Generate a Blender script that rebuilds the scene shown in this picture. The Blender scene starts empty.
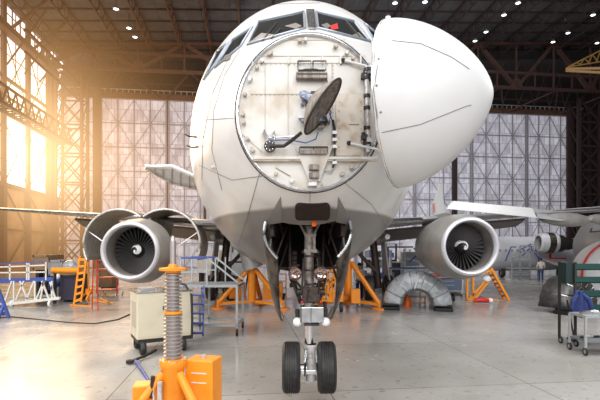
import bpy, math, random
from mathutils import Vector, Matrix
from mathutils.bvhtree import BVHTree
random.seed(7)
S = bpy.context.scene
COL = S.collection
F = 450.0; HY = 249.0; CH = 2.4           # focal length in px, horizon row, camera height
def P(px, py, Y): return Vector(((px-300)/F*Y, Y, CH+(HY-py)/F*Y))
def G(px, Y): return Vector(((px-300)/F*Y, Y, 0))
TH = math.radians(7)
def H(u, v, z): return Vector((u*math.cos(TH)-v*math.sin(TH), u*math.sin(TH)+v*math.cos(TH), z))

# ------------------------------------------------------------ materials
def mat(name, c, rough=.5, metal=0, n=None, bump=0, emis=None, alpha=1, coat=0, stretch=None):
    m = bpy.data.materials.new(name); m.use_nodes = True
    nt = m.node_tree; b = nt.nodes['Principled BSDF']
    b.inputs['Base Color'].default_value = (*c, 1)
    b.inputs['Roughness'].default_value = rough; b.inputs['Metallic'].default_value = metal
    b.inputs['Alpha'].default_value = alpha
    b.inputs['Coat Weight'].default_value = coat
    if emis: b.inputs['Emission Color'].default_value = (*emis[0], 1); b.inputs['Emission Strength'].default_value = emis[1]
    if n:
        sc, c2, lo, hi = n
        tc = nt.nodes.new('ShaderNodeNewGeometry'); no = nt.nodes.new('ShaderNodeTexNoise')
        mp = nt.nodes.new('ShaderNodeMapping')
        if stretch: mp.inputs['Scale'].default_value = stretch
        nt.links.new(tc.outputs['Position'], mp.inputs['Vector']); nt.links.new(mp.outputs[0], no.inputs['Vector'])
        no.inputs['Scale'].default_value = sc; no.inputs['Detail'].default_value = 5
        mr = nt.nodes.new('ShaderNodeMapRange'); mr.inputs[1].default_value = lo; mr.inputs[2].default_value = hi
        nt.links.new(no.outputs['Fac'], mr.inputs[0])
        mx = nt.nodes.new('ShaderNodeMix'); mx.data_type = 'RGBA'
        mx.inputs[6].default_value = (*c, 1); mx.inputs[7].default_value = (*c2, 1)
        nt.links.new(mr.outputs[0], mx.inputs[0]); nt.links.new(mx.outputs[2], b.inputs['Base Color'])
        if bump:
            bp = nt.nodes.new('ShaderNodeBump'); bp.inputs['Strength'].default_value = bump; bp.inputs['Distance'].default_value = .03
            nt.links.new(no.outputs['Fac'], bp.inputs['Height']); nt.links.new(bp.outputs[0], b.inputs['Normal'])
    return m
W = (.80, .79, .77)
M = dict(
 white=mat('white_paint', W, .35, n=(3, (.62, .60, .57), .45, .8), coat=.2),
 radome=mat('radome_paint', (.70, .70, .70), .45, n=(1.5, (.64, .64, .64), .5, .8)),
 bulk=mat('bulkhead_primer', (.70, .68, .64), .5, n=(3.5, (.46, .36, .25), .50, .82), stretch=(1, 1, .6)),
 rustp=mat('stained_panel', (.66, .60, .52), .55, n=(6, (.42, .28, .16), .5, .75)),
 seam=mat('seam', (.25, .22, .19), .7),
 bseam=mat('light_seam', (.52, .46, .38), .7),
 alum=mat('aluminium', (.72, .73, .75), .25, 1, n=(6, (.55, .56, .58), .4, .7)),
 lip=mat('inlet_lip', (.66, .66, .70), .33, .35),
 chrome=mat('chrome', (.85, .85, .87), .12, 1),
 steel=mat('screw_steel', (.50, .44, .42), .33, .6),
 gearp=mat('gear_paint', (.62, .61, .60), .4, .3, n=(12, (.35, .33, .32), .5, .7)),
 dark=mat('dark_metal', (.05, .045, .04), .5, .4),
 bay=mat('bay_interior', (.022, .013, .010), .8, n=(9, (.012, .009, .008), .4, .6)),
 strutp=mat('brown_grey_strut', (.30, .26, .23), .4, .3, n=(12, (.16, .13, .11), .5, .7)),
 bayeq=mat('bay_equipment', (.085, .06, .05), .5, .4, n=(20, (.05, .035, .03), .4, .6)),
 rubber=mat('tyre_rubber', (.028, .027, .028), .55, n=(14, (.05, .048, .046), .4, .7)),
 glass=mat('cockpit_glass', (.03, .04, .045), .08, 0, coat=1),
 frame=mat('window_frame', (.40, .44, .50), .35, .5),
 nac=mat('nacelle_paint', (.42, .405, .385), .32, .2, n=(2.5, (.33, .315, .30), .4, .7)),
 duct=mat('inlet_duct', (.34, .31, .29), .4, .3, n=(3, (.24, .22, .21), .4, .7)),
 blade=mat('fan_blade', (.24, .23, .235), .35, .5),
 black=mat('black', (.012, .012, .014), .5),
 spin=mat('spinner', (.02, .02, .024), .3),
 wpaint=mat('bright_white', (.9, .9, .9), .4),
 wing=mat('wing_paint', (.55, .55, .56), .35, .2, n=(1.2, (.42, .42, .43), .4, .7)),
 wingu=mat('wing_underside', (.30, .29, .28), .5),
 slat=mat('slat_white', (.80, .80, .80), .35),
 dish=mat('radar_dish', (.34, .29, .25), .5, .2, n=(30, (.18, .15, .13), .4, .6), stretch=(1, 1, .1)),
 jack=mat('orange_paint', (.95, .31, .012), .4, n=(5, (.78, .24, .012), .55, .85), coat=.2),
 yel=mat('yellow_paint', (.95, .33, .018), .45),
 red=mat('red_paint', (.62, .03, .025), .45),
 blue=mat('blue_paint', (.06, .10, .36), .45),
 navy=mat('navy_cloth', (.02, .035, .14), .85, n=(30, (.04, .06, .2), .4, .6), bump=.3),
 green=mat('green_paint', (.010, .055, .048), .45),
 cream=mat('cream_paint', (.74, .68, .52), .45, n=(3, (.64, .57, .42), .5, .8)),
 tube=mat('galvanised_tube', (.52, .56, .58), .35, .5),
 wtube=mat('white_tube', (.75, .73, .68), .45),
 tread=mat('grey_mesh', (.20, .22, .24), .6),
 rust=mat('rust_steel', (.065, .03, .022), .7, n=(2, (.04, .02, .016), .4, .7)),
 rustl=mat('brown_steel', (.10, .045, .022), .65, n=(2, (.07, .032, .018), .4, .7)),
 tower=mat('red_oxide_steel', (.035, .018, .017), .7),
 roof=mat('roof_sheet', (.10, .10, .105), .7, n=(1.2, (.07, .07, .075), .4, .7), stretch=(1, 1, 1)),
 dkwall=mat('dark_wall', (.020, .016, .014), .9, n=(.5, (.035, .025, .02), .4, .7)),
 fr=mat('door_bracing', (.32, .31, .33), .6, .2),
 skin=mat('skin', (.55, .34, .25), .6),
 hair=mat('hair', (.02, .015, .012), .7),
 denim=mat('blue_denim', (.02, .05, .17), .85),
 shirtw=mat('pale_shirt', (.72, .70, .62), .85),
 covw=mat('white_coverall', (.82, .82, .82), .85),
 shoe=mat('shoe', (.02, .02, .02), .6),
 plast=mat('plastic_wrap', (.62, .66, .69), .18, 0, n=(5, (.42, .46, .48), .4, .62), bump=.9, coat=.6),
 wood=mat('wood', (.34, .22, .12), .7, n=(3, (.22, .13, .07), .4, .7), stretch=(1, 1, 8)),
 card=mat('grey_crate', (.33, .33, .33), .7),
 bluelid=mat('bright_blue', (.02, .06, .6), .4),
 lampw=mat('lamp_lens', (.9, .9, .95), .4, emis=((.93, .93, 1), 6)),
 lampb=mat('lamp_shade', (.25, .25, .26), .5, .4),
 jet=mat('far_jet_white', (.66, .67, .70), .4, n=(.7, (.58, .58, .62), .4, .7)),
 nose=mat('grey_nose', (.20, .205, .215), .4),
 nozzle=mat('nozzle_metal', (.10, .085, .07), .35, .8, n=(8, (.2, .16, .11), .45, .7)),
 cable=mat('cable', (.04, .035, .03), .7),
 ltred=mat('lens_red', (.6, .03, .01), .3, emis=((1, .05, .02), .4)),
 ltglass=mat('lens_glass', (.55, .42, .38), .1, .8, n=(40, (.2, .13, .1), .45, .6)),
 amber=mat('orange_plastic', (.95, .16, .02), .4),
 bluecable=mat('blue_cable', (.06, .12, .38), .5),
 greybox=mat('avionics_blue_grey', (.16, .19, .27), .45, .3, n=(25, (.4, .4, .43), .5, .6)),
 cowlg=mat('grey_cowl', (.085, .08, .075), .4, .3, n=(5, (.04, .038, .035), .4, .7)),
 cart_blue=mat('pale_blue_grey', (.36, .42, .5), .6),
 yellow=mat('crane_yellow', (.16, .08, .012), .6),
)
# fuselage: white above, darker glossy grey belly, faint streaks
def fus_mat():
    m = mat('fuselage_paint', (.82, .81, .79), .3, n=(2.2, (.72, .69, .65), .5, .8), coat=.3)
    nt = m.node_tree; b = nt.nodes['Principled BSDF']
    src = b.inputs['Base Color'].links[0].from_socket
    g = nt.nodes.new('ShaderNodeNewGeometry'); sp = nt.nodes.new('ShaderNodeSeparateXYZ')
    nt.links.new(g.outputs['Position'], sp.inputs[0])
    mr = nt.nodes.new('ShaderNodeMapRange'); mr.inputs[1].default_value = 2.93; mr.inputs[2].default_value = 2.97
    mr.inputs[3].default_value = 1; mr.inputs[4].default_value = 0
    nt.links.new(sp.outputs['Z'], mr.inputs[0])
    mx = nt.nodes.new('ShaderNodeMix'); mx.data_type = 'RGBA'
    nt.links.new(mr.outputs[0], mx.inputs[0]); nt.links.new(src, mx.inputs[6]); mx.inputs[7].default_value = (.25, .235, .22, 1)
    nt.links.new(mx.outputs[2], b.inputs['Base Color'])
    return m
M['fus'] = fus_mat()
def floor_mat():
    m = mat('polished_concrete', (.50, .485, .455), .22, n=(.5, (.39, .375, .35), .35, .7))
    nt = m.node_tree; b = nt.nodes['Principled BSDF']
    src = b.inputs['Base Color'].links[0].from_socket
    g = nt.nodes.new('ShaderNodeNewGeometry'); mp = nt.nodes.new('ShaderNodeMapping')
    mp.vector_type = 'TEXTURE'
    mp.inputs['Rotation'].default_value = (0, 0, TH); mp.inputs['Location'].default_value = (-2.2, 0, 0)
    nt.links.new(g.outputs['Position'], mp.inputs[0])
    br = nt.nodes.new('ShaderNodeTexBrick'); br.offset = 0; br.offset_frequency = 1
    br.inputs['Color1'].default_value = (1, 1, 1, 1); br.inputs['Color2'].default_value = (.86, .85, .83, 1); br.inputs['Mortar'].default_value = (.42, .38, .34, 1)
    br.inputs['Scale'].default_value = 1; br.inputs['Mortar Size'].default_value = .012; br.inputs['Mortar Smooth'].default_value = .3
    br.inputs['Brick Width'].default_value = 3.6; br.inputs['Row Height'].default_value = 3.6; br.inputs['Bias'].default_value = -.3
    nt.links.new(mp.outputs[0], br.inputs['Vector'])
    mx = nt.nodes.new('ShaderNodeMix'); mx.data_type = 'RGBA'; mx.blend_type = 'MULTIPLY'; mx.inputs[0].default_value = 1
    nt.links.new(src, mx.inputs[6]); nt.links.new(br.outputs['Color'], mx.inputs[7])
    # fine speckle of wear
    n2 = nt.nodes.new('ShaderNodeTexNoise'); n2.inputs['Scale'].default_value = 7; n2.inputs['Detail'].default_value = 8
    nt.links.new(mp.outputs[0], n2.inputs['Vector'])
    r2 = nt.nodes.new('ShaderNodeMapRange'); r2.inputs[1].default_value = .3; r2.inputs[2].default_value = .4; r2.inputs[3].default_value = .55; r2.inputs[4].default_value = 1
    nt.links.new(n2.outputs['Fac'], r2.inputs[0])
    m2 = nt.nodes.new('ShaderNodeMix'); m2.data_type = 'RGBA'; m2.blend_type = 'MULTIPLY'; m2.inputs[0].default_value = .8
    nt.links.new(mx.outputs[2], m2.inputs[6]); nt.links.new(r2.outputs[0], m2.inputs[7])
    nt.links.new(m2.outputs[2], b.inputs['Base Color'])
    n3 = nt.nodes.new('ShaderNodeTexNoise'); n3.inputs['Scale'].default_value = .8; n3.inputs['Detail'].default_value = 3
    nt.links.new(mp.outputs[0], n3.inputs['Vector'])
    r3 = nt.nodes.new('ShaderNodeMapRange'); r3.inputs[1].default_value = .3; r3.inputs[2].default_value = .7; r3.inputs[3].default_value = .10; r3.inputs[4].default_value = .30
    nt.links.new(n3.outputs['Fac'], r3.inputs[0]); nt.links.new(r3.outputs[0], b.inputs['Roughness'])
    return m
M['floor'] = floor_mat()
def door_panel_mat():
    m = mat('insulated_door_sheet', (.60, .60, .66), .6, n=(.9, (.44, .43, .49), .35, .7))
    nt = m.node_tree; b = nt.nodes['Principled BSDF']
    src = b.inputs['Base Color'].links[0].from_socket
    g = nt.nodes.new('ShaderNodeNewGeometry'); mp = nt.nodes.new('ShaderNodeMapping'); mp.vector_type = 'TEXTURE'
    mp.inputs['Rotation'].default_value = (0, 0, TH)
    nt.links.new(g.outputs['Position'], mp.inputs[0])
    sp = nt.nodes.new('ShaderNodeSeparateXYZ'); cb = nt.nodes.new('ShaderNodeCombineXYZ')
    nt.links.new(mp.outputs[0], sp.inputs[0]); nt.links.new(sp.outputs['X'], cb.inputs['X']); nt.links.new(sp.outputs['Z'], cb.inputs['Y'])
    br = nt.nodes.new('ShaderNodeTexBrick'); br.inputs['Color1'].default_value = (1, 1, 1, 1); br.inputs['Color2'].default_value = (.66, .64, .64, 1)
    br.inputs['Mortar'].default_value = (.5, .46, .45, 1); br.inputs['Scale'].default_value = 1; br.inputs['Mortar Size'].default_value = .03
    br.inputs['Brick Width'].default_value = .72; br.inputs['Row Height'].default_value = 1.45; br.inputs['Bias'].default_value = -.2
    nt.links.new(cb.outputs[0], br.inputs['Vector'])
    mx = nt.nodes.new('ShaderNodeMix'); mx.data_type = 'RGBA'; mx.blend_type = 'MULTIPLY'; mx.inputs[0].default_value = 1
    nt.links.new(src, mx.inputs[6]); nt.links.new(br.outputs['Color'], mx.inputs[7]); nt.links.new(mx.outputs[2], b.inputs['Base Color'])
    nt.links.new(mx.outputs[2], b.inputs['Emission Color']); b.inputs['Emission Strength'].default_value = .42  # sheet made to glow, standing in for daylight passing through it
    return m
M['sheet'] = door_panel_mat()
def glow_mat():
    m = bpy.data.materials.new('daylight_glow_glazing'); m.use_nodes = True; nt = m.node_tree; b = nt.nodes['Principled BSDF']
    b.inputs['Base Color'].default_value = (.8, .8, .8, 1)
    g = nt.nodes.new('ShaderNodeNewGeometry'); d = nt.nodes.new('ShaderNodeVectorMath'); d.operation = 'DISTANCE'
    d.inputs[1].default_value = P(18, 155, 47)  # daylight put in as emission, brighter and warmer towards the low sun
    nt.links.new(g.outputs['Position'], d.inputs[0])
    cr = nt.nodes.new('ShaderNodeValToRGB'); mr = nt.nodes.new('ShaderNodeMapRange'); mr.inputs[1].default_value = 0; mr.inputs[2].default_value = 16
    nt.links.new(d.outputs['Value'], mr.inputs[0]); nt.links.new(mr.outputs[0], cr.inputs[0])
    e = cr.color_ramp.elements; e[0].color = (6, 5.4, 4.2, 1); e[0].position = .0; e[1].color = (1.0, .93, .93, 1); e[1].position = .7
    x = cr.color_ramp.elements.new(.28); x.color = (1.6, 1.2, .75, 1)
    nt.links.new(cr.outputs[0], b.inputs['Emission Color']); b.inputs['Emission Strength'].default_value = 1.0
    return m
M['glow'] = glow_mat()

# ------------------------------------------------------------ mesh builder
WP = {}
class MB:
    def __init__(s, T=None): s.v = []; s.f = []; s.seg = []; s.T = T or Matrix.Identity(4)
    def add(s, vs, fs):
        s.seg.append((len(s.v), len(s.f))); b = len(s.v); s.v += [s.T @ Vector(p) for p in vs]; s.f += [[i+b for i in q] for q in fs]; return s
    def box(s, a, b):
        x0, y0, z0 = a; x1, y1, z1 = b
        return s.add([(x0,y0,z0),(x1,y0,z0),(x1,y1,z0),(x0,y1,z0),(x0,y0,z1),(x1,y0,z1),(x1,y1,z1),(x0,y1,z1)],
                     [(3,2,1,0),(4,5,6,7),(0,1,5,4),(1,2,6,5),(2,3,7,6),(3,0,4,7)])
    def cyl(s, p0, p1, r0, r1=None, n=12, cap=True):
        p0 = Vector(p0); p1 = Vector(p1); r1 = r0 if r1 is None else r1
        d = (p1-p0)
        if d.length < 1e-6: return s
        q = d.to_track_quat('Z', 'Y'); vs = []
        off = math.pi/4 if n == 4 else 0
        for p, r in ((p0, r0), (p1, r1)):
            for k in range(n):
                a = 2*math.pi*k/n+off; vs.append(p+q @ Vector((r*math.cos(a), r*math.sin(a), 0)))
        fs = [(k, (k+1) % n, n+(k+1) % n, n+k) for k in range(n)]
        if cap: fs += [tuple(reversed(range(n))), tuple(range(n, 2*n))]
        return s.add(vs, fs)
    def bar(s, p0, p1, w): return s.cyl(p0, p1, w*.707, n=4)
    def tube(s, pts, r, n=8):
        pts = [Vector(p) for p in pts]; vs = []; m = len(pts)
        for i, p in enumerate(pts):
            d = (pts[min(i+1, m-1)]-pts[max(i-1, 0)]).normalized(); q = d.to_track_quat('Z', 'Y')
            rr = r[i] if isinstance(r, (list, tuple)) else r
            vs += [p+q @ Vector((rr*math.cos(2*math.pi*k/n), rr*math.sin(2*math.pi*k/n), 0)) for k in range(n)]
        fs = [(i*n+k, i*n+(k+1) % n, (i+1)*n+(k+1) % n, (i+1)*n+k) for i in range(m-1) for k in range(n)]
        fs += [tuple(reversed(range(n))), tuple(range((m-1)*n, m*n))]
        return s.add(vs, fs)
    def lathe(s, prof, o=(0,0,0), ax=(0,0,1), n=32, a0=0, a1=2*math.pi, up='Y'):
        q = Vector(ax).to_track_quat('Z', up); o = Vector(o); full = abs(a1-a0-2*math.pi) < 1e-6
        m = n if full else n+1; vs = []
        for (r, t) in prof:
            for k in range(m):
                a = a0+(a1-a0)*k/n; vs.append(o+q @ Vector((r*math.cos(a), r*math.sin(a), t)))
        fs = []
        for i in range(len(prof)-1):
            for k in range(n):
                fs.append((i*m+k, i*m+(k+1) % m, (i+1)*m+(k+1) % m, (i+1)*m+k))
        return s.add(vs, fs)
    def grid(s, rows):
        n = len(rows[0]); fs = []
        for i in range(len(rows)-1):
            for k in range(n-1): fs.append((i*n+k, i*n+k+1, (i+1)*n+k+1, (i+1)*n+k))
        return s.add([p for r in rows for p in r], fs)
    def ball(s, c, r, n=12, sc=(1,1,1)):
        rows = []; c = Vector(c)
        for i in range(n//2+1):
            t = math.pi*i/(n//2)
            rows.append([c+Vector((sc[0]*r*math.sin(t)*math.cos(2*math.pi*k/n), sc[1]*r*math.sin(t)*math.sin(2*math.pi*k/n), sc[2]*r*math.cos(t))) for k in range(n+1)])
        return s.grid(rows)
    def each(s, name, m, parent=None, **k):
        out = []; sg = s.seg+[(len(s.v), len(s.f))]
        for (v0, f0), (v1, f1) in zip(sg[:-1], sg[1:]):
            q = MB(); q.v = s.v[v0:v1]; q.f = [[i-v0 for i in f] for f in s.f[f0:f1]]
            nm = name
            if name is None:
                e = [max(p[i] for p in q.v)-min(p[i] for p in q.v) for i in range(3)]
                nm = 'post' if e[2] > 4*max(e[0], e[1]) else 'rail' if e[2]*4 < max(e[0], e[1]) else 'brace'
            out.append(q.build(nm, m, parent, **k))
        return out
    def build(s, name, m, parent=None, smooth=False, solid=0, bevel=0, origin=None):
        xs = [p.x for p in s.v]; ys = [p.y for p in s.v]; zs = [p.z for p in s.v]
        o = Vector(origin) if origin is not None else Vector(((min(xs)+max(xs))/2, (min(ys)+max(ys))/2, min(zs)))
        me = bpy.data.meshes.new(name); me.from_pydata([p-o for p in s.v], [], s.f); me.validate(); me.update()
        import bmesh
        bm = bmesh.new(); bm.from_mesh(me); bmesh.ops.remove_doubles(bm, verts=bm.verts, dist=1e-5); bmesh.ops.recalc_face_normals(bm, faces=bm.faces); bm.to_mesh(me); bm.free()
        ob = bpy.data.objects.new(name, me); COL.objects.link(ob)
        me.materials.append(M[m] if isinstance(m, str) else m)
        if smooth:
            for p in me.polygons: p.use_smooth = True
            me.set_sharp_from_angle(angle=math.radians(40))
        if solid: md = ob.modifiers.new('t', 'SOLIDIFY'); md.thickness = solid; md.offset = 0
        if bevel: md = ob.modifiers.new('b', 'BEVEL'); md.width = bevel; md.segments = 2; md.limit_method = 'ANGLE'
        put(ob, o, parent); return ob
def put(ob, o, parent):
    WP[ob.name] = Vector(o)
    if parent: ob.parent = parent; ob.location = Vector(o)-WP[parent.name]
    else: ob.location = o
def tag(o, label, cat, group=None, kind=None):
    if label: o['label'] = label
    if cat: o['category'] = cat
    if group: o['group'] = group
    if kind: o['kind'] = kind
    return o
def thing(name, label, cat, loc, group=None):
    o = bpy.data.objects.new(name, None); COL.objects.link(o); o.empty_display_size = .3
    put(o, Vector(loc), None); return tag(o, label, cat, group)
def struct(o): o['kind'] = 'structure'; return o
def kids(o): return [c for c in COL.objects if c.parent == o]
def copy_tree(o, parent=None):
    c = o.copy(); COL.objects.link(c)
    if parent: c.parent = parent
    for ch in kids(o):
        copy_tree(ch, c)
    return c
def RZ(loc, deg): return Matrix.Translation(Vector(loc)) @ Matrix.Rotation(math.radians(deg), 4, 'Z')

# ------------------------------------------------------------ the hangar
struct(MB(RZ((0,0,0), 7)).box((-60,-30,-.2), (75,70,0)).build('floor', 'floor'))
def roofz(u): return 27.6+.057*u
# roof sheet as a sloped slab (corrugated by thin ribs)
r = MB()
for k in range(52):
    u0 = -24+k*1.5; u1 = u0+1.5
    r.add([H(u0,8,roofz(u0)), H(u1-.1,8,roofz(u1)-.05), H(u1-.1,60.5,roofz(u1)-.05), H(u0,60.5,roofz(u0))], [(0,1,2,3)])
    r.add([H(u1-.1,8,roofz(u1)-.05), H(u1,8,roofz(u1)), H(u1,60.5,roofz(u1)), H(u1-.1,60.5,roofz(u1)-.05)], [(0,1,2,3)])
struct(r.build('ceiling', 'roof', solid=.02))
tn = 0
def trim(mb, m='rust', **k):
    global tn; tn += 1
    return struct(mb.build('trim_%d' % tn, m, **k))
# longitudinal roof trusses (run into the depth)
for k in range(20):
    u = -21+k*3.4; zt = roofz(u)-.25; zb = zt-1.3; b = MB()
    b.bar(H(u,30,zt), H(u,57.5,zt), .16).bar(H(u,30,zb), H(u,57.5,zb), .15)
    for j in range(16):
        v0 = 30+j*1.72; b.bar(H(u,v0,zb), H(u,v0+.86,zt), .07).bar(H(u,v0+.86,zt), H(u,v0+1.72,zb), .07)
    trim(b, 'rustl' if u < 2 else 'tower')  # left ones in a lighter, warmer brown: the sun's glow tinted into the colour
# purlins
for j in range(9):
    v = 38+j*2.4; trim(MB().bar(H(-23,v,roofz(-23)-.12), H(48,v,roofz(48)-.12), .14), 'tower')
# the great transverse truss
def utruss(v, zl, zm, m, u0, u1, per):
    b = MB(); b.bar(H(u0,v,zl), H(u1,v,zl), .35).bar(H(u0,v,zm), H(u1,v,zm), .32)
    b.bar(H(u0,v,roofz(u0)-.8), H(u1,v,roofz(u1)-.8), .35)
    u = u0; k = 0
    while u < u1-.1:
        a, c = u, min(u+per/2, u1)
        za = roofz(a)-.8 if k % 2 else zl; zc = zl if k % 2 else roofz(c)-.8
        b.bar(H(a,v,za), H(c,v,zc), .42); b.bar(H(a,v,zl), H(a,v,roofz(a)-.8), .22)
        b.bar(H((a+c)/2,v,(za+zc)/2), H((a+c)/2,v,zl), .16)
        b.box_ = None
        if k % 2 == 0: b.add([H(a-.9,v-.2,zl), H(a+.9,v-.2,zl), H(a+.4,v-.2,zl+1.1), H(a-.4,v-.2,zl+1.1)], [(0,1,2,3)])
        u += per/2; k += 1
    trim(b, m)
utruss(54, 23.1, 25.0, 'rustl', -22.6, 3.4, 10.4)  # left half of the same truss, warm glow tinted into its brown
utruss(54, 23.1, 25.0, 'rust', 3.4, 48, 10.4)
b = MB()
for k in range(30):
    u = -20+k*2.3; b.bar(H(u,58,22.4), H(u+1.9,57,26+.05*u), .12)
    b.bar(H(u+2.3,58,22.4), H(u+.3,57,26+.05*u), .10)
b.bar(H(-22,58,23), H(48,58,23), .2); trim(b, 'tower')
# lower chord lattice between trusses (horizontal bracing seen from below)
b = MB()
for k in range(9):
    u = -22+k*7.8; b.bar(H(u,54,23.1), H(u+3.9,60,21.6), .16).bar(H(u+7.8,54,23.1), H(u+3.9,60,21.6), .16)
trim(b, 'rust')
# back wall above doors, and the wall body
struct(MB(RZ((0,0,0), 7)).box((-24,61.5,0), (50,62,32)).build('wall_back', 'dkwall'))
# right side wall
struct(MB(RZ((0,0,0), 7)).box((49.5,-5,0), (50,62,32)).build('wall_right', 'dkwall'))
# track girder above the doors
trim(MB(RZ((0,0,0), 7)).box((-23,59.3,21.6), (49,60.6,22.2)), 'rustl')
b = MB()
for k in range(100):
    u = -22.5+k*.72; b.bar(H(u,59.2,22.2), H(u,59.2,22.6), .10)
b.bar(H(-22.5,59.2,22.6), H(49,59.2,22.6), .1); trim(b, 'fr')
# sliding door leaves
dn = 0; lw = 8.3; u = -26.5+8.3*0
while u < 46:
    dn += 1; u1 = min(u+lw, 47)
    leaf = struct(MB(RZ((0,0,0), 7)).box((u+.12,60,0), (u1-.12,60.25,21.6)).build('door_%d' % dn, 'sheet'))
    f = MB(); nc = 4; nr = 7; du = (u1-u-.3)/nc; dz = 21.5/nr; v = 59.75
    for i in range(nc+1): f.bar(H(u+.15+i*du,v,0), H(u+.15+i*du,v,21.5), .17 if i in (0, nc) else .12)
    for j in range(nr+1): f.bar(H(u+.15,v,j*dz+.05), H(u1-.15,v,j*dz+.05), .11)
    for i in range(nc):
        for j in range(nr):
            a, c = (i, i+1) if (i+j) % 2 else (i+1, i)
            f.bar(H(u+.15+a*du,v,j*dz), H(u+.15+c*du,v,(j+1)*dz), .07)
    f.build('bracing', 'fr', leaf); u = u1
# dark posts between some leaves
def post(px, v, w, z1, m):
    t = (px-300)/F; uu = v*(math.sin(TH)+t*math.cos(TH))/(math.cos(TH)-t*math.sin(TH))
    trim(MB(RZ((0,0,0), 7)).box((uu-w/2,v-.3,0), (uu+w/2,v+.3,z1)), m)
    return uu
post(97, 58.6, .85, 22.5, 'rustl'); post(454.5, 59.2, .5, 21.6, 'tower'); post(571, 58.5, .6, 22.5, 'tower'); post(205, 59.2, .3, 21.6, 'rustl')
# lattice towers
def tower(u0, u1, v, z1, m, dz=3.0, w=.28, dv=2):
    b = MB()
    for uu in (u0, u1):
        for vv in (v, v+dv): b.bar(H(uu,vv,0), H(uu,vv,z1), w)
    z = 0; k = 0
    while z < z1-dz*.6:
        zz = min(z+dz, z1)
        for vv in (v, v+dv):
            b.bar(H(u0,vv,z), H(u1,vv,z), w*.6)
            b.bar(H(u0,vv,z), H(u1,vv,zz), w*.45).bar(H(u1,vv,z), H(u0,vv,zz), w*.45)
        b.bar(H(u0,v,z), H(u0,v+dv,zz), w*.4).bar(H(u1,v,z), H(u1,v+dv,zz), w*.4)
        z += dz; k += 1
    trim(b, m)
tower(45.4, 48.6, 56.5, 23, 'tower', dz=3.3, w=.42)
tower(-21.9, -19.0, 55.6, 24, 'rustl', dz=3.4, w=.3)
trim(MB().bar(H(-22.6,56,0), H(-22.6,56,24), .5), 'rustl')
# left wall: dark lower part, glazed above
UL = -23.0
struct(MB(RZ((0,0,0), 7)).box((UL-.5,10,0), (UL-.2,60.5,8.6)).build('wall_left', mat('left_wall_sheet', (.34, .22, .13), .7, n=(.8, (.22, .13, .075), .35, .7))))
wn = 0
for k in range(7):
    v0 = 26.6+k*4.9; v1 = v0+4.9; wn += 1
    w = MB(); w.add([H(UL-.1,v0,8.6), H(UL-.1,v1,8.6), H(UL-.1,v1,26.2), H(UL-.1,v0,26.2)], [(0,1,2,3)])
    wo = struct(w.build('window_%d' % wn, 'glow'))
    f = MB(); x = UL+.02
    f.bar(H(x,v0,8), H(x,v0,26.3), .5)
    for i in (1,): f.bar(H(x,v0+2.45,19), H(x,v0+2.45,26.2), .06)
    for z in (8.6, 19.0, 23.4): f.bar(H(x,v0,z), H(x,v1,z), .42 if z != 19.0 else .25)
    for j in range(6): f.bar(H(x,v0,11+j*2.6), H(x,v1,11+j*2.6), .06)
    f.bar(H(x+.1,v0,8.6), H(x+.1,v1,15), .08).bar(H(x+.1,v1,8.6), H(x+.1,v0,15), .08)
    f.bar(H(x+.1,v0,17), H(x+.1,v1,23.4), .07).bar(H(x+.1,v1,17), H(x+.1,v0,23.4), .07)
    f.build('window_frame', 'rustl', wo)
b = MB(); x = UL+.05
for k in range(7):
    v0 = 26.6+k*4.9; b.bar(H(x,v0,0), H(x,v0,8.6), .5); b.bar(H(x,v0,4.3), H(x,v0+4.9,4.3), .2)
    b.bar(H(x,v0,.1), H(x,v0+4.9,4.3), .14).bar(H(x,v0+4.9,4.3), H(x,v0,8.6), .14)
trim(b, 'rustl')
# catwalk girder on the left wall
b = MB(); x = UL+1.0
for dx in (0, 1.3):
    b.bar(H(x+dx,26,15.0), H(x+dx,57,15.0), .3).bar(H(x+dx,26,16.6), H(x+dx,57,16.6), .2)
    for j in range(20): b.bar(H(x+dx,26+j*1.55,15.0), H(x+dx,26.8+j*1.55,16.6), .12).bar(H(x+dx,26.8+j*1.55,16.6), H(x+dx,27.55+j*1.55,15.0), .12)
for j in range(40): b.bar(H(x,26+j*.78,15.0), H(x+1.3,26.4+j*.78,15.0), .12)
trim(b, 'rustl')
b = MB(); x = UL+.7
b.bar(H(x,26,23.3), H(x,57,23.3), .6)
for j in range(20): b.bar(H(x+.2,26+j*1.55,23.3), H(x+.2,26+j*1.55,25.6), .08)
b.bar(H(x+.2,26,25.6), H(x+.2,57,25.6), .08).bar(H(x+.2,26,24.5), H(x+.2,57,24.5), .06)
for j in range(7): b.bar(H(x,28+j*4.5,23.3), H(x+4,28+j*4.5,27), .2).bar(H(x+4,28+j*4.5,27), H(x,28+j*4.5,26.5), .12)
trim(b, 'rustl')
# haphazard corner framing at the top of the left corner
b = MB()
for j in range(4):
    v = 46+j*3.4; b.bar(H(UL+.5,v,20+j*.4), H(UL+3.5,v+1.2,26), .14).bar(H(UL+.5,v,26), H(UL+4,v+1,22.5), .10)
b.bar(H(UL+3,44,22.5), H(UL+3,58,22.5), .25).bar(H(UL+3,44,20.5), H(UL+3,58,20.5), .18)
trim(b, 'rustl')

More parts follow.
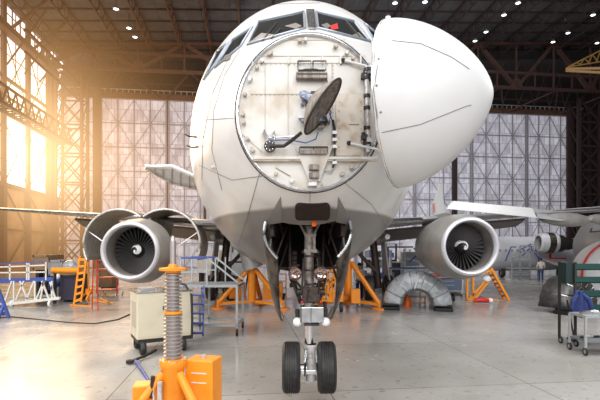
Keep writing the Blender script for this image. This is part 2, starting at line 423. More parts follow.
# high-bay lamps
def roofpt(px, py, drop):
    dx = (px-300)/F; dz = (HY-py)/F; Y = 45.
    for _ in range(30):
        X = dx*Y; u = X*math.cos(TH)+Y*math.sin(TH)
        Y = (roofz(u)-drop-CH)/dz
    return P(px, py, Y)
lamp0 = None
def lamp(px, py, drop):
    global lamp0
    p = roofpt(px, py, drop)
    if lamp0 is None:
        lamp0 = thing('high_bay_lamp', 'small high bay lamp with flared metal shade hanging from the hangar roof', 'lamp', p, 'high bay lamps hanging under the roof')
        MB().lathe([(.30,-.05),(.26,.1),(.12,.3),(.08,.36)], p, n=14).build('lamp_shade', 'lampb', lamp0, smooth=True, solid=.02)
        MB().cyl(p+Vector((0,0,-.02)), p+Vector((0,0,.06)), .21, n=14).build('lamp_lens', 'lampw', lamp0)
        MB().cyl(p+Vector((0,0,.4)), p+Vector((0,0,2.0)), .03, n=6).build('cord', 'black', lamp0)
    else:
        copy_tree(lamp0).location = p
for x, y, d in ((504,15,1.6),(518,3,1.5),(486,32,1.6),(475,41,1.6),(553,42,1.6),(568,33,1.6),(593,15,1.6),(597,43,1.6),(388,17,1.6),(395,3,1.6),(116,9,1.6),(129,28,1.6),(135,37,1.6),(425,2,1.6)):
    lamp(x, y, d)
# yellow crane at the right
c0 = P(590, 62, 44); ct = thing('overhead_crane', 'yellow lattice overhead crane hanging under the dark roof trusses', 'crane', c0)
b = MB(); A = P(566, 69, 44); B = P(640, 68, 40)
for dz in (0, -.6): b.bar(A+Vector((0,0,dz*.3)), B+Vector((0,0,dz)), .22)
b.build('bridge_girder', 'yellow', ct)
b = MB(); C1 = P(568, 67, 44); C2 = P(625, 38, 44)
b.bar(C1, C2, .13); C3 = P(625, 58, 44); b.bar(C1, C3, .11)
for k in range(8):
    t = k/7; b.bar(C1.lerp(C2, t), C1.lerp(C3, max(0, t-.08)), .09); b.bar(C1.lerp(C2, t), C1.lerp(C3, min(1, t+.1)), .08)
b.build('jib_lattice', 'yellow', ct)
hp = P(620, 58, 44); MB().bar(hp, Vector((hp.x, hp.y, 29.4)), .3).build('hanger', 'yellow', ct)

# ------------------------------------------------------------ the aircraft
AC = thing('airliner', 'large white jet airliner with its nose radome swung open, jacked up facing the viewer', 'airplane', (0, 14, 0))
def xc(Y): return .10-.018*(Y-6)
def interp(T, y):
    # Catmull-Rom / monotone through a table of (y, values...)
    if y <= T[0][0]: return T[0][1:]
    if y >= T[-1][0]: return T[-1][1:]
    for i in range(len(T)-1):
        if T[i][0] <= y <= T[i+1][0]: break
    h = T[i+1][0]-T[i][0]; t = (y-T[i][0])/h; out = []
    for c in range(1, len(T[0])):
        def sl(j):
            if j <= 0: return (T[1][c]-T[0][c])/(T[1][0]-T[0][0])
            if j >= len(T)-1: return (T[-1][c]-T[-2][c])/(T[-1][0]-T[-2][0])
            a = (T[j][c]-T[j-1][c])/(T[j][0]-T[j-1][0]); d = (T[j+1][c]-T[j][c])/(T[j+1][0]-T[j][0])
            return 0 if a*d <= 0 else 2*a*d/(a+d)
        m0, m1 = sl(i)*h, sl(i+1)*h
        out.append((2*t**3-3*t*t+1)*T[i][c]+(t**3-2*t*t+t)*m0+(-2*t**3+3*t*t)*T[i+1][c]+(t**3-t*t)*m1)
    return out
#       Y    hw    zmid  ztop  zbot
FT = [(5.50, .875, 4.07, 5.02, 3.12), (5.85, 1.13, 4.10, 5.26, 2.95), (6.3, 1.40, 4.14, 5.58, 2.80), (6.7, 1.58, 4.18, 5.88, 2.64),
      (7.2, 1.80, 4.22, 6.30, 2.45), (8.0, 2.02, 4.30, 6.82, 2.16), (9.0, 2.21, 4.40, 7.20, 1.95), (10.5, 2.30, 4.46, 7.32, 1.88), (28, 2.30, 4.46, 7.32, 1.9), (33, 1.75, 5.1, 7.1, 3.2), (38, .9, 5.9, 6.9, 4.9), (41, .2, 6.4, 6.7, 6.2)]
ys = [5.5+.07*i for i in range(66)]+[10.5+i for i in range(31)]
NA = 96; rows = []
for Y in ys:
    hw, zm, zt, zb = interp(FT, Y)
    rows.append([Vector((xc(min(Y, 40))+hw*math.sin(a), Y, zm+(zt-zm if math.cos(a) > 0 else zm-zb)*math.cos(a))) for a in [2*math.pi*k/NA for k in range(NA+1)]])
fb = MB().grid(rows)
tv, tf = fb.v, fb.f
BV = BVHTree.FromPolygons([tuple(v) for v in tv], tf)
CAM = Vector((0, 0, CH))
def ray(px, py, bv=None):
    d = (P(px, py, 1)-CAM).normalized(); h = (bv or BV).ray_cast(CAM, d)
    return (h[0], h[1] if h[1].dot(d) < 0 else -h[1]) if h[0] else (None, None)
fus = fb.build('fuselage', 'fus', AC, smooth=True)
# cut the nose gear bay out of the belly
import bmesh
BY0, BY1, BHW = 6.45, 9.3, .56
bm = bmesh.new(); bm.from_mesh(fus.data); off = WP[fus.name]
def bis(co, no):
    g = [f for f in bm.faces if f.calc_center_median().z+off.z < 4.2 and f.calc_center_median().y+off.y < 12]
    e = set(); v = set()
    for f in g: e.update(f.edges); v.update(f.verts)
    bmesh.ops.bisect_plane(bm, geom=g+list(e)+list(v), plane_co=Vector(co)-off, plane_no=no)
bx = xc(7.5)+.04
bis((0, BY0, 0), (0,1,0)); bis((0, BY1, 0), (0,1,0)); bis((bx-BHW, 0, 0), (1,0,0)); bis((bx+BHW, 0, 0), (1,0,0))
kill = []
for f in bm.faces:
    c = f.calc_center_median()+off
    if c.z < 3.4 and BY0 < c.y < BY1 and abs(c.x-bx) < BHW: kill.append(f)
bmesh.ops.delete(bm, geom=kill, context='FACES'); bm.to_mesh(fus.data); bm.free()
for p in fus.data.polygons: p.use_smooth = True
# bay interior
b = MB(); x0, x1 = bx-BHW-.01, bx+BHW+.01; zt = 3.55
def zb(Y): return interp(FT, Y)[3]
n = 12; yy = [BY0-.01+(BY1-BY0+.02)*i/n for i in range(n+1)]
def belly(x, Y):
    hw, zm, zt_, zbb = interp(FT, Y); s = (x-xc(Y))/hw
    return zm-(zm-zbb)*math.sqrt(max(0, 1-s*s))
for x in (x0, x1): b.grid([[(x, Y, belly(x, Y)+.01) for Y in yy], [(x, Y, zt) for Y in yy]])
b.grid([[(x0, Y, zt) for Y in yy], [(x1, Y, zt) for Y in yy]])
xs_ = [x0+(x1-x0)*i/8 for i in range(9)]
for Y in (yy[0], yy[-1]): b.grid([[(x, Y, belly(x, Y)+.01) for x in xs_], [(x, Y, zt) for x in xs_]])
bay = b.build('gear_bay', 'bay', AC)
b = MB()
for k in range(7):
    Y = 6.8+k*.36; b.box((x0, Y, 3.3), (x1, Y+.06, 3.5)).box((x0, Y, 2.6), (x0+.06, Y+.05, 3.5)).box((x1-.06, Y, 2.6), (x1, Y+.05, 3.5))
b.build('bay_rib', 'bayeq', bay)
b = MB()
for k in range(5):
    s = -1 if k % 2 else 1
    b.tube([(bx+s*(.3+.04*k), 6.6, 2.95+.05*k), (bx+s*(.42+.02*k), 7.4, 2.85), (bx+s*.45, 8.8, 2.5+.1*k)], .018)
b.build('hydraulic_line', 'bayeq', bay, smooth=True)

def surf_patch(poly, off=.006, res=10, bv=None):
    """quad patch of four photo-corners laid on the fuselage skin"""
    a, b_, c, d = [Vector((*p, 0)) for p in poly]; rows = []
    for i in range(res+1):
        t = i/res; l = a.lerp(d, t); r = b_.lerp(c, t); row = []
        for j in range(res+1):
            q = l.lerp(r, j/res); h, nn = ray(q.x, q.y, bv)
            if h is None: return None
            row.append(h+nn*off)
        rows.append(row)
    return rows
def surf_line(pts, off=.004, step=3):
    out = []
    for (a, b_) in zip(pts[:-1], pts[1:]):
        L = math.hypot(b_[0]-a[0], b_[1]-a[1]); m = max(2, int(L/step))
        for i in range(m+1):
            h, nn = ray(a[0]+(b_[0]-a[0])*i/m, a[1]+(b_[1]-a[1])*i/m)
            if h is not None and (not out or (h-out[-1]).length > 1e-3): out.append(h+nn*off)
    return out
# windshield panes (each pane with its frame)
panes = [[(248,45),(259,22),(304,12),(305,29)], [(316,12),(354,22),(370,42),(318,29)],
         [(215,68),(232,41),(253,27),(241,47)], [(204,80),(217,52),(229,43),(212,70)], [(364,24),(374,32),(384,50),(376,46)]]
for q in panes:
    rr = surf_patch(q, .012)
    if rr is None: print('pane miss', q); continue
    po = MB().grid(rr).build('windshield_pane', 'glass', AC, smooth=True)
    lp = []
    for (a, b_) in zip(q, q[1:]+q[:1]):
        for i in range(8):
            h, nn = ray(a[0]+(b_[0]-a[0])*i/8, a[1]+(b_[1]-a[1])*i/8)
            if h is not None: lp.append(h+nn*.012)
    lp.append(lp[0]); MB().tube(lp, .018, 6).build('window_frame', 'frame', po, smooth=True)
# thicker centre post and dashboard glare shield bits seen through the glass
rr = surf_patch([(306,11),(314,11),(316,30),(308,30)], .02, 6); MB().grid(rr).build('windshield_post', 'alum', AC, solid=.02)
pw = MB()
for a, b_ in (((263,42),(277,24)), ((272,40),(281,30)), ((359,38),(346,22))):
    l = surf_line([a, b_], .02); pw.tube(l, .009, 5)
pw.each('wiper', 'dark', AC)
rr = surf_patch([(330,27),(337,24),(338,30),(331,31)], .016, 3); MB().grid(rr).build('red_cockpit_cover', 'red', AC)
for q in ([(250,43),(262,34),(278,36),(270,38)], [(285,27),(296,24),(302,27),(296,30)], [(321,26),(327,24),(331,27),(326,30)], [(352,36),(358,33),(364,39),(358,39)], [(222,62),(226,56),(232,54),(230,60)]):
    rr = surf_patch(q, .015, 3)
    if rr: MB().grid(rr).build('cockpit_seat_back', 'strutp', AC)
# skin seams
sm = MB()
for pts in ([(260,172),(248,215),(238,246)], [(228,60),(212,95),(203,140),(202,180)], [(345,183),(372,205),(392,235)], [(310,191),(310,204)], [(199,165),(232,180),(262,176)], [(240,50),(225,75),(214,110),(212,150),(222,190)],
            [(260,5),(290,4),(320,3)], [(205,120),(234,118)]):
    l = surf_line(pts)
    if len(l) > 2: sm.tube(l, .0035, 4)
sm.each('skin_seam', 'seam', AC)
# pitot probes and little vanes on the left side
for a in ((196,137), (198,147)):
    h, nn = ray(*a)
    if h is None: h, nn = ray(a[0]+5, a[1])
    MB().tube([h, h+nn*.1, h+nn*.14+Vector((0,-.12,0))], [.015, .013, .008], 6).build('pitot_probe', 'dark', AC, smooth=True)
h, nn = ray(214, 167); MB().cyl(h, h+nn*.05, .035, .02, 10).build('static_port', 'rustp', AC)
# pointed reflections on the belly beside the bay, painted on as darker grey patches
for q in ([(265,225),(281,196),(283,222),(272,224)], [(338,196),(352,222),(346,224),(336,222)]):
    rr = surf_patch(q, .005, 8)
    if rr: MB().grid(rr).build('belly_reflection_patch', mat('reflection_grey', (.29, .28, .265), .25), AC, smooth=True)
# dark air intake / antenna recess ahead of the bay
def rounded(px0, py0, px1, py1, rad, off, k=6):
    pts = []
    for cx, cy, a0 in ((px1-rad, py0+rad, -90), (px1-rad, py1-rad, 0), (px0+rad, py1-rad, 90), (px0+rad, py0+rad, 180)):
        for i in range(k+1):
            a = math.radians(a0+90*i/k); h, nn = ray(cx+rad*math.cos(a), cy+rad*math.sin(a)); pts.append(h+nn*off)
    return pts
pts = rounded(296, 203, 329, 219, 3.5, .01)
n = len(pts); c = sum(pts, Vector())/n
intake = MB().add(pts+[p.lerp(c, .12)+Vector((0,.12,.10)) for p in pts]+[c+Vector((0,.14,.10))], [(i, (i+1) % n, n+(i+1) % n, n+i) for i in range(n)]).build('nose_intake', 'black', AC)
MB().add([p.lerp(c, .05)+Vector((0,-.012,-.012)) for p in pts]+[c+Vector((0,-.012,-.012))], [(i, (i+1) % n, n) for i in range(n)]).build('intake_duct', mat('intake_dark', (.035, .02, .015), .5), intake)
MB().tube(pts+[pts[0]], .014, 6).build('intake_lip', 'dark', intake, smooth=True)
h, nn = ray(314, 222.5); MB().ball(h+nn*.02, .045, 8).build('beacon_lens', 'amber', AC, smooth=True)

# ---- bulkhead and its equipment
BY = 5.50; bc = Vector((xc(5.5), BY, 4.07)); RW, RU = .875, .95
def bpt(px, py, dy=0): return P(px, py, BY+dy)
rw = []
for rr_ in [0, .25, .5, .75, .97, 1.0]:
    rw.append([bc+Vector((RW*rr_*math.sin(a), .02 if rr_ < .98 else -.005, RU*rr_*math.cos(a))) for a in [2*math.pi*k/72 for k in range(73)]])
bulk = MB().grid(rw).build('nose_bulkhead', 'bulk', AC)
rim = [bc+Vector((RW*1.0*math.sin(a), -.01, RU*1.0*math.cos(a))) for a in [2*math.pi*k/72 for k in range(73)]]
MB().tube(rim, .016, 8).build('bulkhead_rim', 'alum', bulk, smooth=True)
MB().tube([p+Vector(((p.x-bc.x)*.035, .03, (p.z-bc.z)*.035)) for p in rim], .008, 6).build('rim_seal', 'dark', bulk, smooth=True)
# latch brackets around the rim
for a in [-8, -3, 24, -36, -45, -52, -63, -76, -92, -98, -112, -122, -150, -165, 128, 140, 150, 35, 42]:
    A_ = math.radians(a); c = bc+Vector((RW*.92*math.sin(A_), -.03, RU*.92*math.cos(A_)))
    T = Matrix.Translation(c) @ Matrix.Rotation(A_, 4, 'Y'); s_ = random.choice([.6, .8, 1])
    b = MB(T).box((-.025*s_, -.03, -.02), (.025*s_, .04, .02)); b.cyl((-.04*s_, -.01, 0), (.04*s_, -.01, 0), .012, n=8)
    b.build('latch_bracket', 'gearp' if a % 2 else 'bseam', bulk)
# ledge, vertical stiffeners, rivet seams
MB().box(tuple(bpt(254, 160.5)+Vector((0,-.07,0))), tuple(bpt(377, 157.5)+Vector((0,.02,0)))).build('ledge', 'bulk', bulk, bevel=.008)
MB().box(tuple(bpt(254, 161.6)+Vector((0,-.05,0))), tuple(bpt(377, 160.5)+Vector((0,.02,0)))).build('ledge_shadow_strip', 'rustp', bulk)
b = MB()
for x0_, y0_, x1_, y1_ in ((252,63,370,63),(252,56,366,56),(250,94,364,94),(288,63,288,140),(265,63,265,150),(332,63,332,156),(350,95,350,157),(268,40,345,40)):
    b.bar(bpt(x0_, y0_, .016), bpt(x1_, y1_, .016), .006)
b.build('panel_seam', 'bseam', bulk)
b = MB()
for (x0_, y0_, x1_, y1_) in ((252,95,364,95),(252,64,370,64),(333,66,333,156),(237,130,262,152),(340,100,362,100),(276,168,290,176)):
    for i in range(26):
        p = bpt(x0_+(x1_-x0_)*i/25, y0_+(y1_-y0_)*i/25, .01); b.box(tuple(p-Vector((.004,.004,.004))), tuple(p+Vector((.004,.004,.004))))
riv = tag(b.build('rivet_row', 'seam', bulk), None, None, kind='stuff')
for x in (252, 288, 300, 322, 340, 360):
    MB().box(tuple(bpt(x, 63.5, -.03)), tuple(bpt(x+1, 57, .02))).build('stiffener', 'bulk', bulk)
# stained side panel on the right of the bulkhead
b = MB().box(tuple(bpt(336, 156, -.022)), tuple(bpt(364, 95, .018))); sp = b.build('stained_access_panel', 'rustp', bulk, bevel=.006)
b = MB()
for k in range(6):
    p = bpt(339, 102+k*9, -.028); b.ball(p, .007, 6); b.ball(bpt(361, 102+k*9, -.028), .007, 6)
b.box(tuple(bpt(349, 125, -.026)), tuple(bpt(359, 124, -.02)))
b.each('panel_screw', 'seam', sp)
# upper pair of framed windows with a dark tray
b = MB()
for (x0_, x1_) in ((298,311),(313,326)):
    q = [bpt(x0_,61,-.05), bpt(x1_,61,-.05), bpt(x1_,70,-.05), bpt(x0_,70,-.05)]
    b.tube(q+[q[0]], .009, 6)
hf = b.build('handle_frame', 'dark', bulk)
MB().add([bpt(297,74,-.09), bpt(327,74,-.09), bpt(325,71,-.06), bpt(316,68.5,-.03), bpt(305,68.5,-.03), bpt(298,71,-.06), bpt(297,74,.0), bpt(327,74,.0)], [(0,1,2,3,4,5),(0,1,7,6)]).build('dark_tray', 'dark', bulk)
MB().box(tuple(bpt(296,78,-.08)), tuple(bpt(327,74.5,.01))).build('tray_base', 'dish', bulk, bevel=.006)
# waveguide drive box and radar dish
dc = bpt(323, 107, -.42); dn_ = Vector((-.74, -.28, -.50))
ang = math.radians(0)
# dish: a shallow bowl seen almost edge-on, long axis runs lower-left to upper-right
long = (bpt(341, 82, -.42)-bpt(305, 133, -.42)).normalized()
nrm = Vector((.80, -.10, -.56)); nrm = (nrm-long*nrm.dot(long)).normalized(); sid = long.cross(nrm).normalized()
RD = (bpt(341, 82, -.42)-bpt(305, 133, -.42)).length/2
rw = []
for i in range(8):
    r_ = RD*i/7; rw.append([dc+long*(r_*math.cos(a))+sid*(r_*math.sin(a)*.95)+nrm*(.16*((r_/RD)**2-1)*-1*-1) for a in [2*math.pi*k/40 for k in range(41)]])
dish = MB().grid(rw).build('radar_dish', 'dish', AC, smooth=True, solid=.012)
MB().tube([dc+long*(RD*math.cos(a))+sid*(RD*math.sin(a)*.95) for a in [2*math.pi*k/40 for k in range(41)]], .012, 6).build('dish_rim', 'dark', dish, smooth=True)
b = MB(); m_ = dc-nrm*.16
b.tube([m_, m_-nrm*.12, bpt(316, 118, -.1)], .05, 8); b.build('dish_mount', 'greybox', dish, smooth=True)
def clutter(c, sx, sz, n, seed, mats=('greybox', 'dark', 'alum'), dy=.12):
    rnd = random.Random(seed); out = []
    for mi, mm in enumerate(mats):
        b = MB()
        for k in range(n):
            p = c+Vector((rnd.uniform(-sx, sx), rnd.uniform(-dy, 0), rnd.uniform(-sz, sz))); s_ = rnd.uniform(.02, .05)
            if rnd.random() < .5: b.box(tuple(p-Vector((s_, .03, s_*.7))), tuple(p+Vector((s_, .04, s_*.7))))
            else: b.cyl(p, p+Vector((rnd.uniform(-.06, .06), .05, rnd.uniform(-.06, .06))), s_*.6, n=8)
        out.append((mm, b))
    return out
for mm, b in clutter(bpt(310, 100), .09, .05, 5, 3, ('greybox', 'dark', 'strutp')): b.build('scanner_motor', mm, bulk)
for mm, b in clutter(bpt(306, 122), .06, .08, 5, 4, ('greybox', 'dark', 'gearp')): b.build('scanner_drive', mm, bulk)
for mm, b in clutter(bpt(322, 122), .05, .06, 4, 5, ('greybox', 'dark', 'strutp')): b.build('scanner_gearbox', mm, bulk)
# pointed waveguide arm with black plug
p0 = bpt(270, 147, -.05); plug = MB().cyl(p0, p0+Vector((0,-.05,0)), .07, n=20).build('drive_flange', 'dark', bulk, smooth=True)
b = MB()
for k in range(8):
    a = math.pi*k/4; b.ball(p0+Vector((.05*math.cos(a), -.055, .05*math.sin(a))), .008, 6)
b.build('flange_bolts', 'alum', plug)
MB().tube([p0+Vector((0,-.04,0)), bpt(284,146,-.12), bpt(291,141,-.2), bpt(301,133,-.34)], [.024, .022, .022, .02], 8).build('drive_arm', 'dark', bulk, smooth=True)
for pts, mm, r_ in (([(266,134),(270,140),(290,140),(306,143),(316,139),(318,132)], 'bluecable', .008), ([(264,130),(268,138),(285,137),(300,136)], 'alum', .010),
                 ([(274,131),(275,140)], 'alum', .012), ([(325,72),(328,85),(331,96)], 'cable', .006), ([(329,112),(332,120),(334,130),(333,140)], 'bluecable', .008), ([(327,105),(331,112),(329,125)], 'cable', .008)):
    MB().tube([bpt(x, y, -.04) for x, y in pts], r_, 6).build('wiring', mm, bulk, smooth=True)
b = MB()
for x in (264, 274): b.cyl(bpt(x, 133, .0), bpt(x, 133, -.08), .02, n=8)
b.each('cable_post', 'alum', bulk)
# wedge bracket below the dish
T0 = [bpt(295,146,-.09), bpt(333,146,-.09), bpt(320,181,-.05), bpt(309,181,-.05)]
wb = MB().add(T0+[p+Vector((0,.1,0)) for p in T0], [(0,1,2,3),(0,4,5,1),(1,5,6,2),(2,6,7,3),(3,7,4,0)]).build('wedge_bracket', 'bulk', bulk, bevel=.006)
MB().box(tuple(bpt(299,154,-.12)), tuple(bpt(327,150.5,-.08))).build('bracket_slot', 'dish', wb, bevel=.006)
b = MB(); q = [bpt(299,153,-.11), bpt(300,147,-.11), bpt(328,147,-.11), bpt(327,153,-.11)]; b.tube(q, .009, 6); b.bar(q[0].lerp(q[3], .5), q[1].lerp(q[2], .5), .01)
b.build('bracket_loop', 'dark', wb)
for y in (167.5, 175.5):
    MB().box(tuple(bpt(309,y+2.4,-.12)), tuple(bpt(319,y-2.4,-.05))).build('roller', 'dish', wb, bevel=.012)
MB().box(tuple(bpt(308,186,-.05)), tuple(bpt(317,182,.03))).build('lower_latch', 'gearp', bulk, bevel=.008)
MB().ball(bpt(322,184,-.02), .018, 8).build('latch_pin', 'rustp', bulk)
# vertical conduit with clamps, hinge column at the right
b = MB(); b.tube([bpt(333,168,-.04), bpt(334.5,160,-.05), bpt(334.5,128,-.05), bpt(333,120,-.05)], .014, 8)
cd = b.build('conduit', 'dark', bulk, smooth=True)
b = MB()
for y in (133, 140, 147, 163): b.box(tuple(bpt(332.5,y+.8,-.075)), tuple(bpt(336.5,y-.8,0)))
b.each('conduit_clamp', 'gearp', cd)
MB().tube([bpt(324,170,-.03), bpt(331,171,-.03), bpt(334,167,-.04)], .012, 6).build('drain_pipe', 'gearp', bulk, smooth=True)
hc = MB().cyl(bpt(368,152,-.09), bpt(366.5,66,-.09), .026, n=12).build('hinge_column', 'gearp', AC, smooth=True)
b = MB()
for y in (70, 78, 96, 108, 128, 143): b.cyl(bpt(367,y+1.6,-.09), bpt(367,y-1.6,-.09), .042, n=12)
b.box(tuple(bpt(364,78,-.1)), tuple(bpt(371,72,0)))
b.each('hinge_collar', 'dark', hc)
for mm, b in clutter(bpt(366, 141), .035, .07, 5, 9, ('dark', 'gearp')): b.build('hinge_actuator', mm, hc)
for mm, b in clutter(bpt(366, 75), .03, .06, 5, 12, ('dark', 'greybox')): b.build('hinge_cable_loom', mm, hc)
# radome
AX = Vector((math.cos(math.radians(25)), -math.sin(math.radians(25)), .02)).normalized()
RC = Vector((1.07, 5.0, CH+(HY-107)/F*5.0)); RL, RR = .98, .88
prof = []
for i in range(33):
    t = i/32; z = RL*(1-(1-t)**1.6); r_ = RR*(1-(z/RL)**1.62)**.62 if i < 32 else 0.0
    prof.append((r_, z))
prof = [(RR, -.02)]+prof
radome = MB().lathe(prof, RC, AX, n=64).build('radome', 'radome', AC, smooth=True, solid=.03)
BR = BVHTree.FromPolygons([tuple(v) for v in [p+WP[radome.name] for p in [w.co for w in radome.data.vertices]]], [tuple(p.vertices) for p in radome.data.polygons])
MB().lathe([(RR+.012, -.03), (RR+.016, .0), (RR+.006, .012)], RC, AX, n=64).build('radome_rim', 'alum', radome, smooth=True)
b = MB()
for pts in ([(382,132),(420,124),(465,106),(470,105)], [(392,42),(420,45),(450,58),(468,70)], [(378,66),(374,90),(378,118)]):
    l = []
    for (a, c) in zip(pts[:-1], pts[1:]):
        for i in range(9):
            h, nn = ray(a[0]+(c[0]-a[0])*i/8, a[1]+(c[1]-a[1])*i/8, BR)
            if h is not None and (not l or (h-l[-1]).length > .004): l.append(h+nn*.018)
    if len(l) > 3: b.tube(l, .0035, 4)
if b.v: b.build('lightning_strip', 'seam', radome)
b = MB()
for a in ((373,86), (375,60), (377,112)):
    h, nn = ray(a[0]+4, a[1], BR)
    if h is not None: b.ball(h+nn*.015, .012, 6)
if b.v: b.each('rim_hole', 'seam', radome)
# hold-open struts
for a, da, c in (((343,60), -.02, RC+Vector((-.2,.45,.62))), ((349,143), -.04, RC+Vector((-.12,.35,-.40)))):
    st = MB().tube([bpt(a[0], a[1], da), c], .016, 8).build('hold_open_strut', 'radome', AC, smooth=True)
    MB().ball(bpt(a[0], a[1], da), .03, 8).build('strut_end', 'dark', st)
b = MB()
for z in (.45, -.35): b.tube([Vector((.93,5.42,4.07+z)), Vector((1.15,5.5,4.07+z)), RC+Vector((.46,.6,z))], .03, 8)
b.each('radome_hinge_arm', 'gearp', AC, smooth=True)

# ---- nose landing gear
gx = xc(6.9)+.055; GY = 6.95
def gp(px, py, dy=0): return P(px, py, GY+dy)
gear = MB().cyl((gx, GY, 1.36), (gx, GY+.0, 2.75), .075, n=20).build('nose_landing_gear', 'strutp', AC, smooth=True)
MB().tube([gp(299,222,-.1), gp(306,236,-.05), gp(307,248)], .02, 8).tube([gp(320,222,-.1), gp(313,236,-.05), gp(312,248)], .02, 8).each('drag_brace', 'strutp', gear, smooth=True)
MB().box(tuple(gp(305.5,250,-.06)), tuple(gp(308,235,.06))).box(tuple(gp(313,250,-.06)), tuple(gp(315.5,235,.06))).box(tuple(gp(304,253,-.07)), tuple(gp(317,249,.08))).box(tuple(gp(305,236.5,-.07)), tuple(gp(316,233.5,.08))).build('trunnion_fork', 'strutp', gear, bevel=.008)
b = MB()
for y in (256, 270, 284): b.cyl(gp(310.5,y+1,0), gp(310.5,y-1,0), .095, n=20)
b.cyl(gp(302,252,0), gp(319,252,0), .03, n=10)
b.each('collar', 'bayeq', gear, smooth=True)
b = MB()
b.tube([gp(304,258,-.08), gp(303,270,-.1), gp(302,292,-.1)], .018, 6).tube([gp(317,258,-.08), gp(319,272,-.1), gp(318,294,-.1)], .014, 6)
b.tube([gp(306,280,-.1), gp(309,290,-.14), gp(307,300,-.12)], .012, 6)
b.build('hydraulic_hose', 'cable', gear, smooth=True)
MB().box(tuple(gp(302,303,-.10)), tuple(gp(320,286,.10))).build('steering_actuator', 'bayeq', gear, bevel=.02)
MB().cyl(gp(297,292,0), gp(325,292,0), .055, n=14).build('steering_cylinder', 'dark', gear, smooth=True)
b = MB().box(tuple(gp(300,323,-.16)), tuple(gp(323,305,.10))); lb = b.build('tow_fitting_housing', 'alum', gear, bevel=.012)
MB().box(tuple(gp(304,326,-.14)), tuple(gp(319,322,.08))).build('housing_lower', 'dark', lb, bevel=.01)
MB().tube([gp(301,305,-.17), gp(301,322,-.17)], .008, 6).tube([gp(311,305,-.17), gp(311,322,-.17)], .004, 6).build('housing_seam', 'dark', lb)
for x in (302, 321): MB().ball(gp(x, 302, -.14), .022, 8).build('red_marker', 'red', gear)
for x in (297.5, 325.5):
    MB().ball(gp(x, 322, -.08), .072, 14, (1, 1.2, 1)).build('white_actuator_cap', 'wpaint', gear, smooth=True)
    MB().cyl(gp(x, 309, -.02), gp(x, 324, -.02), .035, n=10).build('side_link', 'dark', gear, smooth=True)
for x in (295, 320.5):
    c = gp(x, 274, -.15); lt = MB().lathe([(.0, .0), (.06, .008), (.088, .03)], c+Vector((0,.03,0)), (0,-1,0), n=24).build('taxi_light', 'ltglass', gear, smooth=True)
    MB().lathe([(.088, -.02), (.1, .0), (.102, .03), (.09, .035)], c+Vector((0,.03,0)), (0,-1,0), n=24).build('light_bezel', mat('bezel', (.20, .10, .08), .3, .8), lt, smooth=True)
    MB().lathe([(.1, .0), (.07, .09), (.02, .12)], c+Vector((0,.03,0)), (0,1,0), n=20).build('light_housing', 'dark', lt, smooth=True)
    MB().ball(c+Vector((0,.005,0)), .02, 8).build('bulb', 'lampb', lt)
MB().cyl(gp(295,280,-.02), gp(303,290,0), .02, n=8).cyl(gp(321,280,-.02), gp(316,290,0), .02, n=8).cyl(gp(290,278,.02), gp(300,300,.02), .018, n=8).cyl(gp(326,278,.02), gp(320,300,.02), .018, n=8).each('light_bracket', 'dark', gear)
MB().cyl((gx, GY, .95), (gx, GY, 1.4), .068, n=20).build('oleo_piston', 'chrome', gear, smooth=True)
MB().cyl(gp(311.2,380,0), gp(311.2,344,0), .085, n=18).cyl(gp(311.2,347,0), gp(311.2,344,0), .1, n=18).build('axle_housing', 'gearp', gear, smooth=True)
tl = MB(); tl.tube([gp(306,350,-.09), gp(305,362,-.14), gp(305,376,-.08)], .02, 8).tube([gp(316,350,-.09), gp(317,362,-.14), gp(317,376,-.08)], .02, 8)
tl.each('torque_link', 'alum', gear, smooth=True)
AZ = .575
MB().cyl((gx-.2, GY, AZ), (gx+.2, GY, AZ), .05, n=14).box((gx-.13, GY-.1, AZ-.09), (gx+.13, GY+.08, AZ-.02)).build('axle', 'alum', gear, bevel=.008)
for s in (-1, 1):
    c = Vector((gx+s*.27, GY, AZ)); R = .40; hwid = .138
    prof = [(.2, -hwid*.75), (.27, -hwid), (.34, -hwid*.98), (.375, -hwid*.85)]
    gr = [-.085, -.05, -.017, .017, .05, .085]
    prof += [(.388, -.098)]
    for g_ in gr: prof += [(.398, g_-.010), (.384, g_-.006), (.384, g_+.006), (.398, g_+.010)]
    prof += [(.388, .098), (.375, hwid*.85), (.34, hwid*.98), (.27, hwid), (.2, hwid*.75)]
    ty = MB().lathe(prof, c, (1,0,0), n=56).build('nose_wheel', 'rubber', gear, smooth=True)
    MB().lathe([(.2, -.09), (.19, -.06), (.08, -.03), (.06, -.1), (0, -.1)], c, (1,0,0), n=32).lathe([(.2, .09), (.19, .06), (.08, .03), (.06, .1), (0, .1)], c, (1,0,0), n=32).build('wheel_rim', 'gearp', ty, smooth=True)
